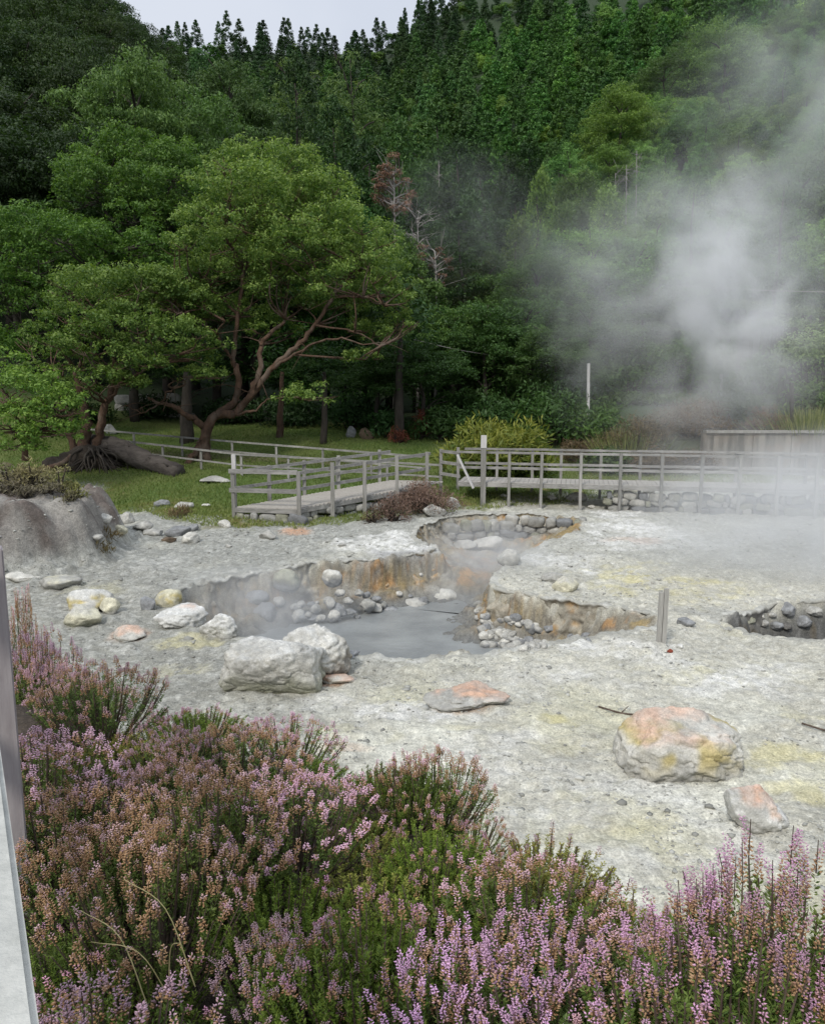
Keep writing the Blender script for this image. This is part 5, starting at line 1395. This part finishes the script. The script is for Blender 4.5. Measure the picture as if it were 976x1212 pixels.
# ------------------------------------------------------------------ lawn grass
def lawn():
    n = 150000; g = np.random.default_rng(3)
    D = np.exp(g.uniform(math.log(21), math.log(44), n)); t = g.uniform(-.56, .56, n); x, y = t * D, D
    gy = grass_y(x)
    patch = fbm2(x, y, 1.2, 3, 81)
    ok = (y > gy - .15 + .5 * patch) & ~((x > WX0 - 3) & (y > 31.4)) & (np.hypot(x + 9.9, y - 18.9) > 3.0)
    x, y = x[ok], y[ok]; z = Hgt(x, y); n = len(x)
    L = g.uniform(.05, .15, n) * (1 + .6 * np.clip(fbm2(x, y, .8, 2, 82), -1, 1)); d = unit(np.stack([g.normal(0, .5, n), g.normal(0, .5, n), np.ones(n)], 1))
    V, Fc = leaf_arrays(np.stack([x, y, z], 1) + d * L[:, None] * .45, d, unit(np.stack([g.normal(size=n), g.normal(size=n) - .6, np.zeros(n)], 1)), L, g.uniform(.018, .035, n))
    me = raw_mesh('lawn_grass', V, Fc, M['grass']); face_attr(me, 'v', np.clip(g.random(n) * .6 + .3 * fbm2(x, y, .5, 3, 83) + .55 * sstep(grass_y(x) + 3.0, grass_y(x), y), 0, 1))
    tag(link('grass', me), 'short green grass of the lawn around the boardwalks', 'grass', kind='stuff')
lawn()

# ------------------------------------------------------------------ heather
def bell():
    V = np.array([(0, 0, -.5), (.5, 0, 0), (0, .5, 0), (-.5, 0, 0), (0, -.5, 0), (0, 0, .6)])
    Fc = np.array([(0, 2, 1), (0, 3, 2), (0, 4, 3), (0, 1, 4), (5, 1, 2), (5, 2, 3), (5, 3, 4), (5, 4, 1)])
    return V, Fc
def heather_proto(key, label, rad, hgt, n_fl, n_leafy, rac, size, oldness, seed, lean=.45, dens=30, leafL=.011, leaf_col=(1, 1, 1), blossom=(.62, .33, .55), straight=.12, needles=70):
    g = np.random.default_rng(seed); BV, BF = bell()
    t = thing('heather_bush', label, 'heather')
    fv, ff, fo, fr, nf = [], [], [], [], 0
    LP, LD, LN, LL, lv = [], [], [], [], []
    m = MB()
    for i in range(n_fl + n_leafy):
        a, q = g.uniform(0, 6.28), math.sqrt(g.random())
        foot = np.array([math.cos(a) * rad * .35 * q, math.sin(a) * rad * .35 * q, 0])
        h = hgt * (1 - .35 * q * q) * g.uniform(.78, 1.08); 
        if i >= n_fl: h *= g.uniform(.6, .98)
        tip = np.array([math.cos(a) * rad * q, math.sin(a) * rad * q, h])
        d = unit(tip - foot + np.array([g.normal(0, .03), g.normal(0, .03), h * .35]))
        mid = foot * .35 + tip * .65 + np.array([0, 0, -h * .12])
        P = [foot, mid, tip]
        if i % 3 == 0: m.tube(P, [.005, .0035, .0018], 4)
        # leafy part of the shoot, needles in whorls
        base = mid * .55 + tip * .45; dl = unit(tip - mid)
        nn = needles if i >= n_fl else needles // 2
        u = g.random(nn)[:, None] ** .8; pp = mid + (tip - mid) * u
        az = g.uniform(0, 6.28, nn); side = unit(np.cross(dl, np.array([.3, .9, .1]))); s2 = np.cross(dl, side)
        out = side * np.cos(az)[:, None] + s2 * np.sin(az)[:, None]
        dd = unit(out * .9 + dl * .7); LL_ = leafL * g.uniform(.7, 1.35, nn)
        LP.append(pp + dd * LL_[:, None] * .5); LD.append(dd); LN.append(np.cross(dd, g.normal(size=(nn, 3)))); LL.append(LL_); lv.append(np.clip(u[:, 0] * .55 + g.normal(0, .25, nn), 0, 1))
        if i < n_fl:
            L = rac * g.uniform(.6, 1.25); dirr = unit(dl * 1.0 + np.array([g.normal(0, straight), g.normal(0, straight), .7])); nfl = int(dens * g.uniform(.7, 1.2) * L / rac)
            f = (np.arange(nfl) + g.random(nfl)) / nfl; az = np.arange(nfl) * 2.4 + g.normal(0, .4, nfl)
            side = unit(np.cross(dirr, np.array([.9, .2, .1]))); s2 = np.cross(dirr, side)
            bendv = np.array([g.normal(0, .15), g.normal(0, .15), 0]) * L
            r_ax = size * (1.15 - .55 * f)
            out = side * np.cos(az)[:, None] + s2 * np.sin(az)[:, None]
            c = tip + dirr * (f * L)[:, None] + bendv * (f ** 2)[:, None] + out * r_ax[:, None]
            ax = unit(out * .9 + dirr * (.5 if True else 0) + np.array([0, 0, -.1])); sd = unit(np.cross(ax, dirr)); s3 = np.cross(ax, sd)
            sz = size * g.uniform(.8, 1.25, nfl) * (1 - .35 * f)
            v = c[:, None] + (sd[:, None] * BV[None, :, :1] * .72 + s3[:, None] * BV[None, :, 1:2] * .72 + ax[:, None] * BV[None, :, 2:] * 1.35) * sz[:, None, None]
            fv.append(v.reshape(-1, 3)); ff.append((BF[None] + (np.arange(nfl) * 6)[:, None, None]).reshape(-1, 3) + nf); nf += nfl * 6
            od = np.clip(sstep(oldness + .22, oldness - .22, f + g.normal(0, .13, nfl) + g.normal(0, .2)), 0, 1)
            fo.append(np.repeat(od, 8)); fr.append(np.repeat(g.random(nfl) * .75 + .25 * f, 8))
            if i % 2 == 0: m.tube([tip, tip + dirr * L], [.0016, .001], 3)
    link('stems', m.mesh('stems', M['twig']), t)
    V, Fc = leaf_arrays(np.concatenate(LP), np.concatenate(LD), np.concatenate(LN), np.concatenate(LL), np.concatenate(LL) * .30)
    me = raw_mesh('foliage', V, Fc, M['heather_leaf']); face_attr(me, 'v', np.concatenate(lv)); link('foliage', me, t, color=leaf_col)
    if fv:
        me = raw_mesh('blossom', np.concatenate(fv), np.concatenate(ff), M['blossom']); face_attr(me, 'v', np.concatenate(fr)); face_attr(me, 'old', np.concatenate(fo)); link('blossom', me, t, color=blossom)
    HE[key] = [t, 0, leaf_col, blossom]
HE = {}
MAUVE, PINK, FADE = (.60, .30, .50), (.62, .42, .50), (.58, .38, .40)
heather_proto('tall', 'tall mauve heather bush with long upright flower spikes at the front of the bank', .24, .46, 95, 90, .085, .0072, .34, 1, blossom=(.60, .41, .545), straight=.10, dens=52, needles=90, leafL=.012)
heather_proto('tall2', 'mauve heather bush with sparse tall spikes over green shoots at the right', .22, .50, 60, 110, .075, .0068, .42, 2, blossom=(.58, .38, .49), straight=.14, dens=44, needles=100, leafL=.013)
heather_proto('pink', 'pale pink flowering heather bush in the middle of the bank', .27, .42, 150, 90, .045, .0078, .30, 3, blossom=(.60, .44, .50), dens=30, straight=.2)
heather_proto('fade', 'heather bush with flowers faded to tan and orange on the bank', .27, .42, 150, 100, .05, .0072, .80, 4, blossom=(.60, .45, .45), dens=32, straight=.2)
heather_proto('mixed', 'heather bush half faded with pink tips on the bank', .27, .40, 120, 120, .048, .0074, .55, 5, blossom=(.58, .43, .47), dens=32, straight=.2)
heather_proto('green', 'mostly green heather bush with few flowers on the bank', .26, .36, 22, 260, .04, .007, .5, 6, blossom=(.58, .36, .46), leaf_col=(1.15, 1.15, .75), needles=95)
heather_proto('dead', 'grey brown dead twiggy heather bush at the brink of the bank', .24, .27, 30, 300, .04, .006, .6, 7, blossom=(.40, .26, .32), leaf_col=(1.9, 1.35, 1.3), needles=80)
heather_proto('arch', 'heather bush with arching pale tan tips at the right brink of the bank', .27, .38, 130, 120, .11, .0055, .9, 8, blossom=(.5, .42, .3), leaf_col=(1.3, 1.25, .8), dens=46, straight=.4)

def put_heather(key, x, y, z, s, label=None, group=None, tint=1.0, hz_s=1.0):
    t, n, lc, bc = HE[key]
    sc = (s, s, s * hz_s); rz = random.uniform(0, 6.28)
    if n == 0:
        o = t; o.location = (float(x), float(y), float(z)); o.scale = sc; o.rotation_euler = (0, 0, rz)
        if label: o['label'] = label
        if group: o['group'] = group
    else:
        o = dup(t, (x, y, z), rz, sc, label, group)
    for c in o.children:
        v = random.uniform(.72, 1.18) * tint
        base = lc if c.name.startswith('foliage') else bc
        c.color = (base[0] * v * random.uniform(.95, 1.05), base[1] * v, base[2] * v * random.uniform(.93, 1.07), 1)
    HE[key][1] += 1
    return o
def heather():
    g = random.Random(9)
    pts = []
    tries = 0
    while tries < 9000 and len(pts) < 230:
        tries += 1
        y = g.uniform(.55, 7.2); x = g.uniform(-.60, .60) * (y + .5)
        e = y - float(np.interp(x, EDGE[:, 0], EDGE[:, 1]))
        if e > (.45 if x < -1 else .25) or y < .8: continue
        if x < -0.30 - .49 * (y - .45) + .02: continue        # the boardwalk side
        r = .17 + .035 * y
        if all((x - a) ** 2 + (y - b) ** 2 > r * r for a, b, _ in pts): pts.append((x, y, e))
    groups = {'tall': 'mauve heather at the front', 'tall2': 'mauve heather at the right', 'pink': 'pale pink heather', 'fade': 'faded tan heather', 'mixed': 'half faded heather', 'green': 'green heather bushes', 'dead': 'dead heather', 'arch': 'arching tan heather'}
    for x, y, e in pts:
        z = hz(x, y) - .04
        px, py = project(x, y, z + .4)
        u = g.random(); hmin = .62
        if px > 800 and py > 900: k = 'tall2' if u < .48 else ('tall' if u < .78 else ('mixed' if u < .9 else 'green'))
        elif px > 400 + g.uniform(-60, 60) and py > 1105 + g.uniform(-35, 35): k = 'tall' if u < .72 else ('green' if u < .92 else 'mixed'); hmin = .8
        elif 560 < px < 800 and py < 1075: k = 'dead' if u < .55 else 'mixed'
        elif 470 < px < 660 and py > 930: k = 'arch' if u < .45 else ('pink' if u < .65 else 'green')
        elif px > 360 and py < 960: k = 'fade' if u < .6 else ('mixed' if u < .8 else 'green')
        elif px < 230 and py < 880: k = 'pink' if u < .48 else ('mixed' if u < .72 else ('fade' if u < .84 else 'green'))
        elif px < 300 and py > 930: k = 'fade' if u < .5 else ('mixed' if u < .8 else ('pink' if u < .9 else 'green'))
        else: k = 'pink' if u < .34 else ('mixed' if u < .58 else ('fade' if u < .72 else 'green'))
        if g.random() < .06: k = 'dead'
        s = g.uniform(.75, 1.3)
        hs = g.uniform(hmin, 1.0)
        if x > -1.2: hs *= 1 - .25 * float(sstep(-1.0, .1, e))
        put_heather(k, x, y, z, s, None, groups[k], hz_s=hs)
    print('heather', len(pts))
    # outliers that can be told apart
    for k, px, py, D, lab, s in (('tall2', 945, 1062, 1.75, 'tallest heather sprigs standing against the pale mud at the right', 1.25), ('fade', 515, 895, 3.15, 'single brownish heather sprig rising above the brink in front of the orange slab', 1.0),
                                 ('pink', 48, 745, 4.9, 'pink heather sprigs beside the post at the left', 1.0), ('fade', 22, 700, 5.6, 'small faded heather tuft behind the post at the left', .7), ('tall2', 880, 1105, 1.6, 'heather with loose spikes at the right brink beside the tallest sprigs', 1.1)):
        p = pt(px, py, D); z = hz(p[0], p[1]) - .04
        put_heather(k, p[0], p[1], max(z, p[2] - .42 * s), s, lab, None).pop('group', None) if False else None
        o = put_heather(k, p[0], p[1], z, s, lab, None, hz_s=max(.6, (p[2] - z) / (.46 * s)))
        if 'group' in o: del o['group']
heather()
for k in [k for k, p in HE.items() if p[1] == 0]:
    for c in list(HE[k][0].children): bpy.data.objects.remove(c)
    bpy.data.objects.remove(HE[k][0])
# a few long dry grass stems rising from the heather
def stems(label, px, py, D, n, L):
    p = pt(px, py, D); z = hz(p[0], p[1]); m = MB()
    for i in range(n):
        a = random.uniform(0, 6.28); b = np.array([p[0] + random.gauss(0, .03), p[1] + random.gauss(0, .03), p[2] - .22]); l = L * random.uniform(.6, 1)
        m.tube(smooth_path([b, b + np.array([math.cos(a) * l * .3, math.sin(a) * l * .15, l * .55]), b + np.array([math.cos(a) * l * .75, math.sin(a) * l * .3, l * .72])], 5), list(np.linspace(.0018, .0008, 11)), 4)
    tag(link('grass_tuft', m.mesh('grass_tuft', M['straw'])), label, 'grass tuft')
M['straw'] = mat_noise('straw', (.22, .20, .09), (.36, .32, .17), 20, .7, .1, .001)
stems('arching straw coloured grass stems above the heather near the big boulder', 235, 905, 3.3, 14, .55)
stems('long bent straw stem in the faded heather at the left', 190, 1090, 1.7, 4, .45)
stems('thin straw stems above the dead heather at the right brink', 640, 1010, 2.4, 6, .3)
# a fallen twig on the mud
for lab, a, b in (('thin curved dry twig lying on the mud above the large orange boulder', (708, 838), (755, 848)), ('thin twig lying on the mud at the right edge', (948, 858), (990, 868))):
    p, q = gp(*a), gp(*b); m = MB(); mid = (p + q) / 2 + np.array([0, -.12, .04]); m.tube(smooth_path([p + (0, 0, .02), mid, q + (0, 0, .02)], 5), [.012] * 11, 5); m.tube([mid, mid + np.array([.12, .1, .05])], [.008, .004], 4)
    tag(link('twig', m.mesh('twig', M['twig'], True)), lab, 'twig')

# ------------------------------------------------------------------ steam
def steam(label, c, r, dens, scale=1.6, lo=.42, hi=.72, power=1.2, tilt=(0, 0, 0), seed=0.0, detail=5, aniso=.25, col=(.95, .96, .97)):
    t = NT('steam'); t.t.nodes.remove(t.t.nodes['Material Output']) if False else None
    tc = t.n('ShaderNodeTexCoord')
    ln = t.n('ShaderNodeVectorMath', operation='LENGTH'); t.l(tc, 'Object', ln, 0)
    mp = t.n('ShaderNodeMapping'); mp.inputs['Location'].default_value = (seed, seed * 1.7, seed * .6); mp.inputs['Scale'].default_value = (r[0] / 3, r[1] / 3, r[2] / 3); t.l(tc, 'Object', mp, 'Vector')
    nz = t.noise((mp, 0), scale, detail, .6, .6)
    big = t.noise((mp, 0), scale * .35, 2, .5)
    # the edge is eaten away by the noise
    edge = t.math('SUBTRACT', (t.math('SUBTRACT', 1.0, None)[0], 0), None)[0]; t.t.nodes.remove(edge)
    rr = t.math('ADD', (ln, 1), t.math('MULTIPLY', t.math('SUBTRACT', (big[0], big[1]), 0.5), 0.9))
    fall = t.math('POWER', t.ramp(rr, (1.0, 0.12, 0.0, 1.0)), power)
    nn = t.ramp(nz, (lo, hi, 0.0, 1.0))
    hard = t.ramp((ln, 1), (1.0, 0.8, 0.0, 1.0))
    d = t.math('MULTIPLY', t.math('MULTIPLY', t.math('MULTIPLY', fall, nn), hard), dens)
    vo = t.n('ShaderNodeVolumePrincipled'); vo.inputs['Color'].default_value = (*col, 1); vo.inputs['Anisotropy'].default_value = aniso
    t.plug(d, vo, 'Density'); t.l(vo, 0, t.out, 'Volume')
    V, Fc = _ICO[2]
    me = raw_mesh('steam', V * 1.06, Fc, t.m)
    o = link('steam_plume', me, loc=c); o.scale = r; o.rotation_euler = tilt
    return tag(o, label, 'steam')
STEAM = True
if STEAM:
    steam('thick white steam plume rising behind the far fence', pt(850, 375, 32.0), (8.2, 3.5, 8.2), 1.5, 1.4, .35, .75, 2.7, (0, R(24), 0), 3.0, 6, 0.0)
    steam('dense white foot of the steam close above the far fence', pt(815, 490, 30.2), (3.4, 1.0, 2.9), .6, 1.4, .36, .74, 2.0, (0, 0, 0), 5.0, 5, 0.0)
    steam('thin drifting tail of the steam spreading left over the trees', pt(715, 300, 35), (5.6, 2.5, 5.6), .22, 1.0, .38, .78, 1.4, (0, R(-20), 0), 9.0, 4)
    steam('high veil of steam in front of the right slope', pt(950, 130, 38), (7.5, 3.0, 9.5), .25, .8, .36, .75, 1.0, (0, R(20), 0), 14.0, 4)
    steam('low white steam drifting from the right vent across the mud', pt(1000, 630, 18.0), (5.8, 4.6, 3.0), 1.05, 1.0, .30, .72, 1.3, (0, 0, 0), 21.0, 4)
    steam('steam hanging in front of the far fence', pt(880, 562, 24.2), (6.4, 1.6, 1.6), .24, 1.1, .32, .70, 1.0, (0, 0, 0), 27.0, 4)
    steam('thin grey steam over the back left end of the pool', pt(290, 720, 15.4), (2.8, 1.7, 1.0), 1.0, 1.8, .36, .70, 1.0, (0, 0, 0), 33.0)
    steam('grey steam in the gully between pool and stone wall', pt(575, 668, 18.6), (2.1, 2.8, 1.2), .75, 1.8, .34, .70, 1.0, (0, 0, 0), 39.0)
    steam('faint bluish veil of steam at the mouth of the gorge', pt(545, 270, 46), (5.0, 3.0, 5.0), .07, 1.0, .36, .75, 1.0, (0, 0, 0), 45.0)

# ------------------------------------------------------------------ sky, sun, camera
SUN_EL, SUN_AZ = R(44), R(-152)      # azimuth from +Y toward +X: sun high, behind and to the left
w = bpy.data.worlds.new('World'); scene.world = w; w.use_nodes = True
nt = w.node_tree; nt.nodes.clear()
out = nt.nodes.new('ShaderNodeOutputWorld'); bg = nt.nodes.new('ShaderNodeBackground'); nt.links.new(bg.outputs[0], out.inputs[0])
sky = nt.nodes.new('ShaderNodeTexSky'); sky.sky_type = 'NISHITA'; sky.sun_disc = False; sky.sun_elevation = SUN_EL; sky.sun_rotation = SUN_AZ % (2 * math.pi); sky.air_density = 1; sky.dust_density = 1.5; sky.ozone_density = 1
tc = nt.nodes.new('ShaderNodeTexCoord'); nz = nt.nodes.new('ShaderNodeTexNoise'); nz.inputs['Scale'].default_value = 2.2; nz.inputs['Detail'].default_value = 5; nt.links.new(tc.outputs['Generated'], nz.inputs['Vector'])
mr = nt.nodes.new('ShaderNodeMapRange'); mr.inputs[1].default_value = .25; mr.inputs[2].default_value = .55; mr.inputs[3].default_value = .80; mr.inputs[4].default_value = 1.0; nt.links.new(nz.outputs['Fac'], mr.inputs[0])
cl = nt.nodes.new('ShaderNodeMix'); cl.data_type = 'RGBA'; cl.inputs[6].default_value = (5.6, 6.2, 7.4, 1); cl.inputs[7].default_value = (7.4, 7.8, 8.6, 1); nt.links.new(nz.outputs['Fac'], cl.inputs[0])
mx = nt.nodes.new('ShaderNodeMix'); mx.data_type = 'RGBA'; nt.links.new(mr.outputs[0], mx.inputs[0]); nt.links.new(sky.outputs[0], mx.inputs[6]); nt.links.new(cl.outputs[2], mx.inputs[7])
sx = nt.nodes.new('ShaderNodeSeparateXYZ'); nt.links.new(tc.outputs['Generated'], sx.inputs[0])
zr = nt.nodes.new('ShaderNodeMapRange'); zr.inputs[1].default_value = .42; zr.inputs[2].default_value = 1.0; zr.inputs[3].default_value = 1.0; zr.inputs[4].default_value = 1.9; nt.links.new(sx.outputs[2], zr.inputs[0])
vm = nt.nodes.new('ShaderNodeVectorMath'); vm.operation = 'SCALE'; nt.links.new(mx.outputs[2], vm.inputs[0]); nt.links.new(zr.outputs[0], vm.inputs['Scale'])
nt.links.new(vm.outputs[0], bg.inputs[0]); bg.inputs[1].default_value = 0.105
L = bpy.data.lights.new('sun', 'SUN'); L.energy = 2.6; L.angle = R(11); L.color = (1.0, .95, .88)
so = bpy.data.objects.new('sun', L); COL.objects.link(so)
sd = np.array([math.sin(SUN_AZ) * math.cos(SUN_EL), math.cos(SUN_AZ) * math.cos(SUN_EL), math.sin(SUN_EL)])
so.rotation_euler = Vector(-sd).to_track_quat('-Z', 'Y').to_euler(); so.location = (0, 0, 60)

cam = bpy.data.cameras.new('camera'); co = bpy.data.objects.new('camera', cam); COL.objects.link(co)
co.location = (0, 0, CAMZ); co.rotation_euler = (math.pi / 2 - PITCH, 0, 0)
cam.sensor_fit = 'VERTICAL'; cam.sensor_height = 36; cam.lens = F / 1212 * 36; cam.clip_start = .05; cam.clip_end = 2000
scene.camera = co
scene.view_settings.view_transform = 'Standard'; scene.view_settings.look = 'None'; scene.view_settings.exposure = 0; scene.view_settings.gamma = 1
cy = scene.cycles
cy.use_denoising = True
try: cy.denoiser = 'OPENIMAGEDENOISE'
except Exception: pass
cy.max_bounces = 6; cy.diffuse_bounces = 3; cy.glossy_bounces = 2; cy.transmission_bounces = 4; cy.transparent_max_bounces = 8; cy.volume_bounces = 2
